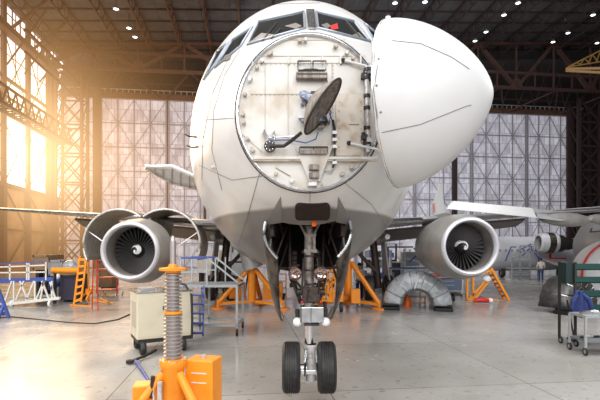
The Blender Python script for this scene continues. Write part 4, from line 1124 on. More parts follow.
# parts lying on the cart and rack
rnd = random.Random(11)
def spare(i, c, s, m, label, nm, cat):
    t = MB()
    if i % 3 == 0: t.lathe([(s*.4,0),(s,0),(s,s*.5),(s*.4,s*.5),(s*.4,0)], c, n=16)
    elif i % 3 == 1: t.box(tuple(c+Vector((-s*1.3,-s*.6,0))), tuple(c+Vector((s*1.3,s*.6,s*.6)))).box(tuple(c+Vector((-s*.5,-s*.4,s*.6))), tuple(c+Vector((s*.5,s*.4,s*.9))))
    else: t.cyl(c+Vector((-s,0,s*.56)), c+Vector((s,0,s*.56)), s*.4, n=12).cyl(c+Vector((-s*.3,0,s*.56)), c+Vector((s*.3,0,s*.56)), s*.55, n=12).box(tuple(c+Vector((-s*.3,-s*.3,0))), tuple(c+Vector((s*.3,s*.3,s*.3))))
    return tag(t.build(nm, m, None, smooth=(i % 3 != 1), bevel=0), label, cat)
spare(0, Vector((tp(585.5,0).x, 10.4, .342)), .06, 'dark', 'dark ring-shaped part at the left end of the lower cart shelf', 'ring_part', 'part')
spare(2, Vector((tp(592,0).x, 10.4, .342)), .08, 'gearp', 'grey cylindrical fitting on the lower cart shelf', 'cylinder_fitting', 'part')
spare(1, Vector((tp(599.5,0).x, 10.4, .342)), .06, 'dark', 'small dark box on the lower shelf of the steel parts cart', 'small_box', 'box')
spare(1, Vector((tp(588,0).x, 10.35, zt_+.032)), .10, 'alum', 'silver block on top of the steel parts cart', 'metal_block', 'part')
spare(2, Vector((tp(597,0).x, 10.4, zt_+.032)), .09, 'gearp', 'grey valve on top of the steel parts cart beside the silver block', 'valve', 'part')
spare(2, rp(588,283,.1)+Vector((0,0,.042)), .10, 'nozzle', 'brown metal fitting on the second green shelf', 'pipe_fitting', 'part')
spare(1, rp(596,283,.1)+Vector((0,0,.042)), .06, 'red', 'small red box on the second green shelf', 'red_box', 'box')
spare(0, rp(583,297,.1)+Vector((0,0,.042)), .09, 'wood', 'tan ring-shaped roll on the third green shelf', 'tape_roll', 'roll')
spare(1, rp(594,297,.1)+Vector((0,0,.042)), .11, 'amber', 'orange parts box on the third green shelf', 'parts_box', 'box')
spare(2, rp(590,270,.1)+Vector((0,0,.042)), .09, 'tube', 'pale metal fitting on the top green shelf', 'metal_fitting', 'part')
spare(1, rp(592,310.5,.1)+Vector((0,0,.042)), .11, 'bluecable', 'blue box on the lowest green shelf', 'blue_box', 'box')
# blue jacket over the rack corner
rows = []
for i in range(13):
    t = i/12; w_ = .07+.15*min(1, t*1.8); row = []
    for j in range(13):
        s = j/12*2-1; z = rp(0,290).z-(rp(0,290).z-rp(0,317).z)*t*(1-.12*abs(s)*(1 if s < 0 else 2.2))
        row.append(Vector((rp(575.5+1.5*t,0).x+s*w_, RY-.13-.03*math.sin(s*7+t*3)-.05*math.sin(math.pi*(s+1)/2), z)))
    rows.append(row)
jk = MB().grid(rows).build('work_jacket', 'navy', None, smooth=True, solid=.03); tag(jk, 'navy blue work jacket hung over the corner of the green rack', 'jacket')
sl = MB().tube([rows[2][2], rows[5][1]+Vector((-.05,-.03,0)), rows[9][1]+Vector((-.04,-.04,0))], [.05,.055,.045], 8).tube([rows[2][10], rows[5][11]+Vector((.05,-.03,0)), rows[9][11]+Vector((.05,-.04,-.02))], [.05,.055,.045], 8)
sl.build('sleeves', 'navy', jk, smooth=True)

# 8. orange ladder stand under the right engine
LY = 21.2
def lp_(px, py, dy=0): return P(px, py, LY+dy)
LD = thing('step_ladder', 'orange tubular stair ladder standing below the right engine', 'ladder', G(488, LY))
b = MB()
for (a_, c_) in (((467,299),(467,277)),((473,299),(473,275)),((467,299),(509,301)),((467,278),(492,270)),((470,298),(486,280)),((475,298),(491,278))): b.bar(lp_(*a_), lp_(*c_), .09); 
for (a_, c_) in (((467,298),(467,277)),((467,298),(507,299))): b.bar(lp_(*a_, .7), lp_(*c_, .7), .07)
b.each(None, 'yel', LD)
b = MB(); b.bar(lp_(491,268), lp_(509,300), .1).bar(lp_(487,269,.7), lp_(504,299,.7), .09); b.each('stringer', 'yel', LD)
for k in range(7):
    t = (k+.6)/7.5; MB().bar(lp_(491+18*t, 268+32*t), lp_(487+17*t, 269+30*t, .7), .09).build('rung', 'yel', LD)
rb = P(482, 303, 19.9); c = Vector((rb.x, 19.9, 0))
t = thing('tool_bag', 'red bag with white end lying on the floor below the ladder', 'bag', c)
MB().tube([c+Vector((-.36,0,.09)), c+Vector((-.2,.02,.14)), c+Vector((.1,0,.15)), c+Vector((.3,0,.11))], [.05,.11,.12,.08], 10).build('bag_body', 'red', t, smooth=True)
MB().ball(c+Vector((.38,0,.12)), .11, 10).build('white_end', 'wpaint', t, smooth=True)
MB().tube([c+Vector((-.2,0,.2)), c+Vector((-.05,-.02,.32)), c+Vector((.1,0,.24))], .015, 6).build('strap', 'black', t)
# cloth rag on the ladder
MB().ball(lp_(487,279,-.05), .2, 10, (1,.6,.8)).build('white_rag', 'wpaint', None, smooth=True); tag(COL.objects[-1] if False else bpy.data.objects['white_rag'], 'white rag bundle hung on the orange ladder below the right engine', 'rag')

# 9. red and blue-grey tool cart
t = thing('tool_cart', 'blue-grey tool cart with a red top behind the wrapped cowl', 'cart', G(442, 20.7))
MB().box(tuple(P(428,277,20.6)), tuple(P(456,273,21.5))).build('top_tray', 'red', t, bevel=.02)
MB().box(tuple(P(434,290,20.6)), tuple(P(456,278,21.4))).build('cabinet', mat('blue_grey', (.09, .12, .19), .5), t, bevel=.02)
for px in (437, 453): wheel('cart_wheel', (P(px,0,20.7).x, 20.65, .18), .18, .08, t)
MB().box(tuple(P(434,296,20.7)), tuple(P(456,292,21.3))).build('chassis', 'dark', t)
b = MB()
for y in (281, 285): b.box(tuple(P(436,y+.4,20.57)), tuple(P(454,y,20.61)))
b.build('drawer_lines', 'tube', t)

# 10. blue/grey docking scaffold
def frame_thing(name, label, cat, px, Y, segs):
    t = thing(name, label, cat, G(px, Y))
    for nm, m, w_, ls in segs:
        b = MB()
        for l in ls:
            (a_, c_) = l[0], l[1]; dy = l[2] if len(l) > 2 else 0; dy2 = l[3] if len(l) > 3 else dy
            b.bar(P(a_[0], a_[1], Y+dy), P(c_[0], c_[1], Y+dy2), w_*.72)
        b.each(None, m, t)
    return t
g = 298.5
t = frame_thing('docking_scaffold', 'blue and white access scaffold behind the wrapped cowl', 'scaffold', 405, 22, [
 ('blue_frame', 'blue', .10, [((383,298),(383,252)),((388,298),(388,247)),((388,247),(413,247)),((388,268),(430,268)),((388,283),(405,283)),((414,248),(432,268)),((409,262),(416,256))]),
 ('white_frame', 'wtube', .09, [((391,298),(391,250)),((405,298),(405,247)),((420,298),(420,255)),((430,298),(430,268)),((405,258),(420,262)),((391,262),(405,262)),((391,290),(420,290)),((383,298),(383,262),1.5),((405,298),(405,250),1.5),((430,298),(430,262),1.5)])])
MB().box(tuple(P(389,269.5,22)), tuple(P(431,268,23.5))).build('platform_deck', 'tube', t)
MB().box(tuple(P(406,266,22.6)), tuple(P(419,252,23.2))).build('pale_box', mat('pale_blue', (.42,.5,.56), .6), t, bevel=.03)
for px in (384, 404, 430): wheel('caster', (P(px,0,22).x, 22, .1), .1, .05, t)
# far scaffold beside the small jet
t = frame_thing('access_stair', 'grey access stair with blue diagonal rails beside the far jet', 'stairs', 522, 34.5, [
 ('frame', 'tube', .15, [((512,280),(512,258)),((520,280),(520,246)),((530,280),(530,246)),((538,280),(538,262)),((512,280),(538,280)),((512,268),(538,268)),((516,252),(534,252)),((520,246),(530,246)),((512,275),(530,275)),((505,262),(512,262)),((512,258),(520,256))]),
 ('blue_rail', 'blue', .11, [((505,262),(511,247)),((511,247),(516,247)),((520,250),(531,244)),((528,245),(540,259)),((522,256),(532,246)),((538,257),(543,272))])])
MB().box(tuple(P(512,269,34.4)), tuple(P(538,267.5,35.4))).box(tuple(P(514,261,34.4)), tuple(P(527,259,35.4))).build('deck', 'tube', t)
MB().box(tuple(P(513,279,34.6)), tuple(P(526,271,35.2))).build('crate', 'card', t)

# 11. far small jet and neighbours
t = thing('regional_jet', 'far small white jet with a bare tail engine, behind the access stair', 'airplane', G(520, 38))
def fp(px, py, Y): return P(px, py, Y)
zc = P(0,255,38).z; xs0, xs1 = P(395,0,38).x, P(640,0,40).x
ft = []
for i in range(26):
    s = i/25; r_ = 1.45*(1-max(0, (.12-s)/.12)**2.2)**.5 if s < .12 else (1.45 if s < .62 else 1.45-(s-.62)*2.2)
    ft.append((max(r_, .02), s*(xs1-xs0)))
MB().lathe(ft, (xs0, 38, zc), (1,.06,.01), n=36).build('fuselage', 'jet', t, smooth=True)
for px in range(500, 538, 6):
    MB().box(tuple(P(px,251.5,36.6)-Vector((.07,0,.0))), tuple(P(px,249.3,36.65)+Vector((.07,0,0)))).build('cabin_window', 'strutp', t, bevel=.03)
for px in range(404, 428, 6):
    MB().box(tuple(P(px,251.5,36.6)-Vector((.07,0,.0))), tuple(P(px,249.3,36.65)+Vector((.07,0,0)))).build('cabin_window', 'strutp', t, bevel=.03)
e0 = P(538,242.5,35.2); e1 = P(574,244,35.2); ex = (e1-e0).normalized()
en = MB().lathe([(.55,0),(.72,.12),(.78,.4),(.80,.8),(.78,1.1)], e0, ex, n=28).build('tail_engine', 'jet', t, smooth=True)
MB().lathe([(.74,.55),(.82,.56),(.82,1.05),(.7,1.1)], e0, ex, n=28).build('bare_core', 'nozzle', en, smooth=True)
MB().lathe([(.80,1.05),(.84,1.1),(.84,1.3),(.7,1.35)], e0, ex, n=28).build('exhaust_ring', 'wing', en, smooth=True)
MB().lathe([(.7,1.3),(.66,1.8),(.5,2.1),(.5,2.4),(.4,2.7),(.1,2.75)], e0, ex, n=28).build('core_nozzle', 'dark', en, smooth=True)
MB().lathe([(.0,2.98),(.3,2.95),(.32,2.75),(0,2.72)], e0, ex, n=16).build('red_plug', 'red', en)
MB().add([P(540,258,36.9), P(556,258,36.9), P(583,270,33), P(570,270,33)], [(0,1,2,3)]).build('wing', 'wing', t, solid=.15)
MB().bar(P(550,251.5,36.3), P(550,259,36.3), .15).bar(P(550,258.5,36.3), P(566,258.5,36.3), .1).build('red_remove_strip', 'red', t)
for px in (502, 560): wheel('landing_wheel', (P(px,0,38).x, 38, .4), .4, .3, t); 
MB().cyl((P(502,0,38).x, 38, .4), (P(502,0,38).x, 38, 1.2), .1).cyl((P(560,0,38).x, 38, .4), (P(560,0,38).x, 38, 1.2), .1).build('gear_strut', 'gearp', t)
# grey-nosed aircraft at right edge
t = thing('parked_airliner', 'grey rounded airliner fuselage behind the green tool rack', 'airplane', G(612, 29))
c = P(618, 250, 29); MB().lathe([(0,-.3),(.9,-.05),(1.6,.5),(2.1,1.2),(2.4,2.2),(2.6,3.6),(2.65,9),(2.65,16)], (P(581,0,29).x, 29, c.z+.2), (1,-.06,.02), n=40).build('fuselage', 'nose', t, smooth=True)
MB().bar(P(590,232,27.6), P(603,231,27.2), .08).bar(P(590,232,27.6), P(592,228,27.6), .06).build('window_outline', 'dark', t)
ec = MB().lathe([(0,-.2),(1.3,-.15),(1.85,.1),(2.05,.35),(2.1,.6),(2.15,1.5),(2.0,2.5)], P(619,277,26)+Vector((0,-.5,.1)), (.25,1,0), n=40)
eo = ec.build('engine_pod', 'jet', t, smooth=True)
MB().lathe([(2.04,.30),(2.07,.30),(2.135,.42),(2.10,.46)], P(619,277,26)+Vector((0,-.52,.1)), (.25,1,0), n=40).build('red_cover_rim', 'red', eo, smooth=True)
# its wing stretches left high behind: thin line
t2 = wing('wing', [((P(615,208,33).x,33,P(0,206,33).z),3,.4), ((P(500,213,36).x,36,P(0,214,36).z),1.2,.15)], 'wing', t)
# winglet seen behind the right engine
t = thing('parked_winglet_jet', 'white upturned winglet of a parked aircraft rising left of the white slat', 'winglet', G(437, 27))
q = [P(434,216,26), P(446,216,26.6), P(443.5,200,26.6), P(443,183,26.6), P(439,184,26.3), P(433,203,26)]
b = MB().add(q+[p+Vector((.05,.12,0)) for p in q], [(0,1,2,3,4,5),(11,10,9,8,7,6)]+[(i, (i+1) % 6, 6+(i+1) % 6, 6+i) for i in range(6)]); b.build('winglet', 'slat', t, bevel=.03)
MB().bar(P(434.5,212,25.95), P(434,203,25.95), .10).build('red_edge', mat('faded_red', (.6,.2,.15), .5), t)
MB().add([P(433,214,27), P(443,214,27.6), P(452,219,28.5), P(445,221,28)], [(0,1,2,3)]).build('wing_tip', 'slat', t, solid=.12)
MB().bar(P(440,218,27.9), G(440,27.9), .14).build('support_post', 'tube', t)

# 12. left background equipment
DY = 18.6
t = frame_thing('maintenance_dock', 'long maintenance dock with blue deck and white guard rails and legs', 'platform', 30, DY, [
 ('guard_rail', 'wtube', .07, [((10,280),(10,264)),((27,280),(27,263)),((29,280),(29,263)),((46,280),(46,262)),((-20,273),(46,272)),((-20,268),(46,265)) ]),
 ('blue_rail', 'blue', .06, [((-20,265),(46,261.5))]),
 ('legs', 'wtube', .08, [((14,281),(14,304)),((34,281),(26,302)),((35,281),(35,302)),((20,281),(28,300)),((16,300),(24,281)),((44,281),(40,302)),((52,281),(52,300)),((42,281),(50,302)),((50,282),(56,300)),((36,300),(44,281)),((4,304),(12,281)),((-15,281),(-5,304))]),
 ('base_rail', 'wtube', .16, [((-10,306),(60,298)),((-10,301),(55,295),1.2)])])
MB().add([P(-20,279,DY), P(52,277,DY), P(52,277,DY+1.6), P(-20,279,DY+1.6), P(-20,284,DY), P(52,281,DY), P(52,281,DY+1.6), P(-20,284,DY+1.6)], [(0,1,2,3),(4,5,6,7),(0,1,5,4),(1,2,6,5),(2,3,7,6),(3,0,4,7)]).build('deck', 'blue', t)
for px in (12, 50): wheel('caster', (P(px,0,DY).x, DY, .14), .14, .08, t, m='wpaint')
t = thing('folded_blue_steps', 'blue folding steps standing in front of the blue-decked dock', 'steps', G(2, 15.6))
b = MB(); b.bar(P(-3,286,15.6), P(9,318,15.6), .09).bar(P(-14,286,15.9), P(-3,318,15.9), .09); b.each('stile', 'blue', t)
for k in range(4):
    s = .2+k*.22; MB().bar(P(-3+12*s,286+32*s,15.6), P(-14+11*s,286+32*s,15.9), .12).build('tread', 'blue', t)
MB().bar(P(4,304,15.6), P(-2,320,15.3), .07).build('brace', 'blue', t)
# crates
def crate(nm, lab, cat, px0, py0, px1, py1, Y, dy, m, z0=None):
    t = thing(nm, lab, cat, Vector(((P(px0,0,Y).x+P(px1,0,Y).x)/2, Y+dy/2, z0 if z0 is not None else 0)))
    za = P(0,py1,Y).z if z0 is None else z0
    if z0 is None and za < .4: za = .1
    x0, x1, z1 = P(px0,0,Y).x, P(px1,0,Y).x, P(0,py0,Y).z
    MB().box((x0,Y,za), (x1,Y+dy,z1)).build('box_body', m, t, bevel=.02)
    b = MB()
    for x in (x0-.02, x1-.06): b.box((x,Y-.03,za), (x+.08,Y,z1))
    b.box((x0,Y-.03,z1-.1), (x1,Y,z1)).box((x0,Y-.03,za), (x1,Y,za+.1)); b.build('box_batten', m, t)
    b = MB().box((x0+.1,Y+.05,0), (x0+.25,Y+dy-.05,za)).box((x1-.25,Y+.05,0), (x1-.1,Y+dy-.05,za)); b.each('skid', 'dark', t)
    return t
crate('wooden_crate', 'pale wooden crate standing behind the rails of the maintenance dock', 'crate', 33, 255, 48, 270, 22, 1.5, 'wood')
crate('grey_crate', 'grey crate to the right of the pale wooden crate', 'crate', 49, 260, 62, 276, 22, 1.2, 'card')
crate('dark_blue_crate', 'dark blue crate under the orange beam', 'crate', 61, 275, 76, 300, 20.3, 1.2, mat('dark_blue_crate', (.06,.055,.09), .6))
t = thing('wrapped_bundle', 'crumpled pale plastic-wrapped bundle beside the grey crate', 'bundle', G(71, 22))
c = P(70.5,266,22); MB().ball(c, .33, 14, (1.1,1,.9)).ball(c+Vector((.2,0,-.08)), .22, 12).build('wrap', 'plast', t, smooth=True)
MB().box((c.x-.35,21.7,0), (c.x+.4,22.3,c.z-.27)).build('pallet_box', 'wood', t)
t = thing('orange_beam', 'long orange towing beam resting on stands above the dark blue crate', 'beam', G(65, 19.8))
MB().cyl(P(52,270.5,19.8), P(79,270.5,19.8), .13, n=12).build('beam', 'yel', t, smooth=True)
MB().cyl(P(79,270.5,19.8), P(80.5,270.5,19.8), .16, n=12).build('end_cap', 'yel', t)
MB().bar(P(55,270,19.8), G(55,19.8), .09).bar(P(77,270,19.8), G(77,19.8), .09).each('stand', 'dark', t)
BL = thing('work_light_stand', 'bright blue pump unit between the white legs of the dock', 'pump', G(55, 20.9))
MB().tube([P(51,290,20.9), P(54,283,20.9), P(58,279,20.9)], [.15,.28,.18], 10).build('blue_body', 'blue', BL, smooth=True); MB().ball(P(57,277,20.9), .16, 10).build('white_cap', 'wpaint', BL, smooth=True)
MB().bar(P(52,288,20.9), G(52,20.9), .08).bar(P(58,284,20.9), G(58,20.9), .08).each('leg', 'tube', BL)
BL.name = 'pump_unit'
# orange ladder stand at left
OY = 18.9
t = frame_thing('step_ladder', 'narrow orange stair ladder standing left of the left engine', 'ladder', 84, OY, [
 ('stile', 'yel', .09, [((74,305),(80,256)),((81,302),(87,256))]),
 ('support_post', 'yel', .07, [((89,304),(88,262),.6),((81,298),(89,290),0,.6),((87,300),(113,303),.6),((93,286),(86,300),.6,0),((70,305),(92,306)),((100,298),(110,303),.6)])])
for k in range(7):
    s = (k+.5)/7; MB().bar(P(74+6*s,305-49*s,OY), P(81+6*s,302-46*s,OY), .09).build('rung', 'yel', t)
MB().box(tuple(P(85,295,OY+.3)), tuple(P(93,288,OY+.7))).build('pump', 'yel', t, bevel=.03)
# red trolley
TY = 22.6
t = frame_thing('parts_trolley', 'red shelved parts trolley under the left engine', 'trolley', 106, TY, [('frame', 'red', .07, [((97,294),(97,258)),((117,294),(117,272)),((97,294),(97,258),.8),((117,294),(117,272),.8)])])
for y in (261, 269, 277, 289): MB().box(tuple(P(97,y+1.4,TY)), tuple(P(117 if y > 265 else 105,y-.6,TY+.8))).build('shelf', 'red', t)
for px in (98, 116): wheel('caster', (P(px,0,TY).x, TY, .1), .1, .06, t, m='wpaint'); wheel('caster', (P(px,0,TY).x, TY+.8, .1), .1, .06, t, m='wpaint')
# small lectern-like orange engine stand in front of open cowl
t = frame_thing('engine_work_stand', 'small red and orange ladder frame inside the open left cowl', 'stand', 97, 17.6, [('frame', 'red', .045, [((93,262),(93,236)),((97,262),(97,236)),((93,236),(97,236)),((93,243),(97,243)),((93,250),(97,250)),((93,256),(97,256)),((93,262),(92,311)),((97,262),(98,311))])])
# clutter behind left: dark blocks under the wing (stairs, docks)
for (nm, lab, px0, py0, px1, py1, Y, m) in (
  ('equipment_container', 'dark equipment container behind the deck of the tubular work platform', 214, 262, 231, 285, 29, 'dark'),
  ('equipment_container', 'dark equipment container behind the storage rack with pale boxes', 386, 262, 402, 288, 30, 'dark'),
  ('grey_locker', 'light blue-grey locker behind the blue uprights of the access scaffold', 404, 252, 416, 282, 28, 'cart_blue'),
  ('tall_crate', 'tall tan crate right of the orange stair ladder', 99, 262, 112, 292, 27, 'wood'),
  ('pale_cabinet', 'pale grey cabinet left of the grey jack pad', 232, 252, 243, 276, 27, 'tube'),
  ('white_locker', 'white locker behind the blue top rail of the work platform', 197, 250, 219, 272, 27, 'wtube')):
    crate(nm, lab, 'crate' if 'crate' in nm else 'container' if 'cont' in nm else 'cabinet', px0, py0, px1, py1, Y, 1.0, m)
# mid-distance stores on shelves, right of the nose gear
SHY = 27
t = frame_thing('storage_rack', 'tall storage rack of pale parts seen between the nose gear door and the scaffold', 'rack', 378, SHY, [('upright', 'dark', .14, [((362,292),(362,244)),((374,292),(374,244)),((386,292),(386,244)),((396,292),(396,244))]), ('beam', 'tube', .08, [((362,248),(396,248))])])
for y in (258,268,279,289): MB().box(tuple(P(361,y+.4,SHY)+Vector((0,.07,0))), tuple(P(397,y-.5,SHY)+Vector((0,.75,0)))).build('shelf', 'tube', t)
rnd = random.Random(3); first = None; k = 0
cols = ['tube', 'card', 'bluecable', 'wtube', 'dark', 'greybox']
for y in (258, 268, 279, 289):
    px = 363
    while px < 394:
        w_ = rnd.uniform(2.2, 4.4); h_ = rnd.uniform(4.5, 8); a = P(px, y-.52, SHY); b_ = P(px+w_, y-.6-h_, SHY)
        o = MB().box((a.x,SHY+.12,a.z), (b_.x,SHY+.62,b_.z)).box((a.x-.01,SHY+.10,b_.z-.06), (b_.x+.01,SHY+.64,b_.z)).build('stored_box', cols[k % 6], None)
        tag(o, 'small lidded box standing on the tall storage rack behind the right jack', 'box', 'boxes on the storage rack'); k += 1; px += w_+rnd.uniform(.3, 1)
# low dark equipment behind the nose gear
t = frame_thing('trestle', 'dark steel trestle in the shade behind the main landing gear', 'trestle', 225, 24, [('trestle_frame', 'dark', .12, [((214,294),(219,262)),((224,294),(219,262)),((214,285),(224,285)),((219,262),(250,262)),((245,294),(250,262)),((255,294),(250,262))])])
# cable on the floor
pts = [G(-5,15.5)]+[Vector((P(px,py,1).x*(CH*F/(py-HY)), CH*F/(py-HY), .015)) for px, py in ((10,317),(40,320),(70,323),(95,324),(118,320),(131,314))]
tag(MB().tube(pts, .02, 6).build('floor_cable', 'cable', None, smooth=True), 'thin dark cable trailing over the floor toward the cream cart', 'cable')

# ------------------------------------------------------------ people
def person(label, px, Y, hgt, yaw, shirt, trousers, pose='stand'):
    o = G(px, Y); s = hgt/1.75; T = Matrix.Translation(o) @ Matrix.Rotation(math.radians(yaw), 4, 'Z') @ Matrix.Scale(s, 4)
    root = thing('person', label, 'person', o)
    def skin(name, chain, m, parent, sub=1):
        vs = [T @ Vector(p) for p, r, _ in chain]; es = [(c, i) for i, (p, r, c) in enumerate(chain) if c is not None]
        me = bpy.data.meshes.new(name); me.from_pydata([v-o for v in vs], es, []); ob = bpy.data.objects.new(name, me); COL.objects.link(ob)
        me.materials.append(M[m]); put(ob, o, parent)
        md = ob.modifiers.new('skin', 'SKIN'); md.use_smooth_shade = True
        for i, (p, r, c) in enumerate(chain):
            rr_ = r if isinstance(r, tuple) else (r, r); me.skin_vertices[0].data[i].radius = (rr_[0]*s, rr_[1]*s)
        me.skin_vertices[0].data[0].use_root = True
        sd = ob.modifiers.new('sub', 'SUBSURF'); sd.levels = sub; sd.render_levels = sub
        return ob
    legs = [((0,0,.95),(.13,.10),None), ((-.09,0,.88),.085,0), ((-.10,-.01,.50),.06,1), ((-.10,.01,.10),.042,2), ((-.11,-.10,.04),.035,3), ((-.11,-.17,.03),.025,4),
            ((.09,0,.88),.085,0), ((.10,-.03,.50),.06,6), ((.10,.0,.10),.042,7), ((.11,-.11,.04),.035,8), ((.11,-.18,.03),.025,9)]
    up = [((0,0,1.10),(.14,.09),0), ((0,0,1.30),(.16,.10),11), ((0,0,1.44),(.10,.07),12), ((0,-.01,1.50),.052,13), ((0,-.015,1.58),(.065,.075),14), ((0,-.01,1.68),(.07,.085),15), ((0,0,1.73),(.04,.05),16)]
    arms = [((-.18,0,1.40),.055,12), ((-.24,.01,1.14),.042,18), ((-.22,-.14,.95),.03,19), ((-.21,-.19,.90),.028,20), ((.18,0,1.40),.055,12), ((.24,.01,1.14),.042,22), ((.22,-.14,.95),.03,23), ((.21,-.19,.90),.028,24)]
    fingers = []
    base = 26
    for side, hi in ((-1, 21), (1, 25)):
        hp = Vector((side*.21, -.19, .90))
        for fi, (dx, L_) in enumerate(((-.024,.060), (-.008,.07), (.008,.066), (.024,.052))):
            fingers.append((tuple(hp+Vector((dx, -.035, -.01))), .009, hi)); fingers.append((tuple(hp+Vector((dx*1.1, -.035-L_*.6, -.02))), .008, base)); fingers.append((tuple(hp+Vector((dx*1.1, -.03-L_*.8, -.05))), .007, base+1)); base += 3
        fingers.append((tuple(hp+Vector((-side*.03, -.01, .0))), .010, hi)); fingers.append((tuple(hp+Vector((-side*.05, -.05, -.015))), .008, base)); base += 2
    body = skin('body', legs+up+arms+fingers, 'skin', root)
    skin('trousers', [((0,.0,1.04),(.145,.115),None), ((-.09,0,.88),.10,0), ((-.10,-.01,.50),.076,1), ((-.10,.01,.09),.062,2), ((.09,0,.88),.10,0), ((.10,-.03,.50),.076,4), ((.10,.0,.09),.062,5)], trousers, body)
    skin('shirt', [((0,0,.88),(.155,.125),None), ((0,0,1.12),(.155,.11),0), ((0,0,1.30),(.175,.115),1), ((0,0,1.43),(.11,.08),2), ((-.18,0,1.40),.07,2), ((-.25,.01,1.14),.058,4), ((-.23,-.12,.98),.045,5), ((.18,0,1.40),.07,2), ((.25,.01,1.14),.058,7), ((.23,-.12,.98),.045,8)], shirt, body)
    MB(T).ball((0,.015,1.665), .105, 14, (.85,1.0,.9)).build('hair', 'hair', body, smooth=True)
    fc = MB(T).ball((-.028,-.082,1.63), .011, 6).ball((.028,-.082,1.63), .011, 6); fc.build('eyes', 'hair', body)
    MB(T).ball((0,-.095,1.60), .016, 6, (.8,1.2,1.4)).ball((0,-.085,1.555), .018, 6, (1.4,.5,.4)).ball((-.075,0,1.61), .022, 6, (.4,.8,1.3)).ball((.075,0,1.61), .022, 6, (.4,.8,1.3)).build('face_features', 'skin', body, smooth=True)
    for sx in (-.11, .11): MB(T).ball((sx,-.07,.045), .06, 10, (.85,2.1,.75)).build('shoe', 'shoe', body, smooth=True)
    return root
person('person in a pale shirt and blue trousers walking away beside the far stair', 541, 33.0, 1.74, 165, 'shirtw', 'denim')
person('person in a white top and dark jeans behind the right orange jack', 359.5, 20.6, 1.78, 10, 'covw', 'denim')
person('person in white coveralls standing partly hidden behind the right engine', 464, 22.9, 1.78, -30, 'covw', 'covw')

# ------------------------------------------------------------ light
wd = bpy.data.worlds.new('World'); S.world = wd; wd.use_nodes = True
bg = wd.node_tree.nodes['Background']; bg.inputs[0].default_value = (.80, .86, 1, 1); bg.inputs[1].default_value = .38
def area(name, loc, tgt, sx, sy, power, col):
    l = bpy.data.lights.new(name, 'AREA'); l.shape = 'RECTANGLE'; l.size = sx; l.size_y = sy; l.energy = power; l.color = col
    o = bpy.data.objects.new(name, l); COL.objects.link(o); o.location = loc
    o.rotation_euler = (Vector(tgt)-Vector(loc)).to_track_quat('-Z', 'Y').to_euler(); return o
area('door_daylight', (4,-16,13), (0,8,3.5), 26, 16, 6100, (1, .98, .96))
area('roof_light_front', (-3,6,20), (0,9,2), 24, 14, 3500, (1, .98, .97))
area('left_front_fill', (-15,-3,11), (-2,8,4.5), 10, 8, 1500, (1, .97, .93))
area('jack_fill_right', (10,10,9), (1,19,1), 5, 5, 700, (1, .98, .96))  # unseen fill lamp, added to brighten the rear orange jacks
area('jack_fill_left', (-9,10,9), (-1,19,1), 5, 5, 600, (1, .9, .78))  # warmer unseen fill, added for the jacks from the other side
area('back_wall_fill', (10,36,21), (18,58,8), 40, 12, 4200, (.94, .95, 1))  # unseen lamp facing the back doors, added to brighten them
area('left_warm_fill', (-19,34,13), (-6,15,1.5), 16, 14, 4200, (1, .66, .34))  # unseen orange lamp, added to warm the left engine and floor
area('left_roof_warm', (-16,40,12), (-13,52,25), 12, 8, 500, (1, .52, .2))  # unseen orange lamp, added to tint the steel under the left roof
sn = bpy.data.lights.new('sun', 'SUN'); sn.energy = .4; sn.angle = math.radians(3); sn.color = (1, .82, .6)
so = bpy.data.objects.new('sun', sn); COL.objects.link(so); so.rotation_euler = (Vector((12,-22,-12))).to_track_quat('-Z', 'Y').to_euler()

cam = bpy.data.cameras.new('camera'); co = bpy.data.objects.new('camera', cam); COL.objects.link(co)
co.location = CAM; co.rotation_euler = (math.radians(90), 0, 0)
cam.sensor_width = 36; cam.lens = 36*F/600; cam.shift_y = (HY-200)/600; cam.clip_end = 300
S.camera = co
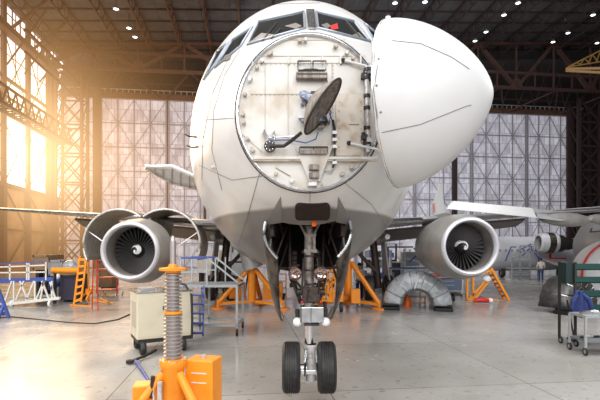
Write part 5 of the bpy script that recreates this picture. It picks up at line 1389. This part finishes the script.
# warm glow round the low sun at the left glazing, put in as emission-only volume
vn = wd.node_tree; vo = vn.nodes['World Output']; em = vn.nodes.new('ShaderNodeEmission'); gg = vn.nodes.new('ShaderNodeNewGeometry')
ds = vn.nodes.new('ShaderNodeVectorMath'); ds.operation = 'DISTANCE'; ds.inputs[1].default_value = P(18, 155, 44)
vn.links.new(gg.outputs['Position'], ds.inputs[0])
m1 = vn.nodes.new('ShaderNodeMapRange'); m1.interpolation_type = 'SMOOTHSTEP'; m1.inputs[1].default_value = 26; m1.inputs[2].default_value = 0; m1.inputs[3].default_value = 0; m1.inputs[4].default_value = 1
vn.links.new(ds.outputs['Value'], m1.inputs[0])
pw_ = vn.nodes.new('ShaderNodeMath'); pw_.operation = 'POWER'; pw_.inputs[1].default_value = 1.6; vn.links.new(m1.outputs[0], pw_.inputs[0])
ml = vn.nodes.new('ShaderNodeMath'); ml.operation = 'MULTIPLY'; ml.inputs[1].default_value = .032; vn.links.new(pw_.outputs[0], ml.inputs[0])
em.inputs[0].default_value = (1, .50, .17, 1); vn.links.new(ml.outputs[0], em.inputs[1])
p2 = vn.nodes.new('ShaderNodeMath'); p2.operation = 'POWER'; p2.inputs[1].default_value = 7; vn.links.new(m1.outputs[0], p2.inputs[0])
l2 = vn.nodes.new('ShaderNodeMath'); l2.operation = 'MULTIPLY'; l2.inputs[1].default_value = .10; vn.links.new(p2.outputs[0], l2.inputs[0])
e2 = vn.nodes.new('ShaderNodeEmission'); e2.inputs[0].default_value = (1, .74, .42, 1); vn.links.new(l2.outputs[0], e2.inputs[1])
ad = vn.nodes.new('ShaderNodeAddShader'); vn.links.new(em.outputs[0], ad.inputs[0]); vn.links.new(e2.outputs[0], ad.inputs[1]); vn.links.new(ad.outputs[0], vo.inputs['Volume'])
S.view_settings.view_transform = 'Standard'; S.view_settings.look = 'None'; S.view_settings.exposure = 0
S.cycles.max_bounces = 5; S.cycles.volume_step_rate = 1; wd.cycles.volume_step_size = 5.0; S.cycles.volume_max_steps = 20; S.cycles.volume_bounces = 0
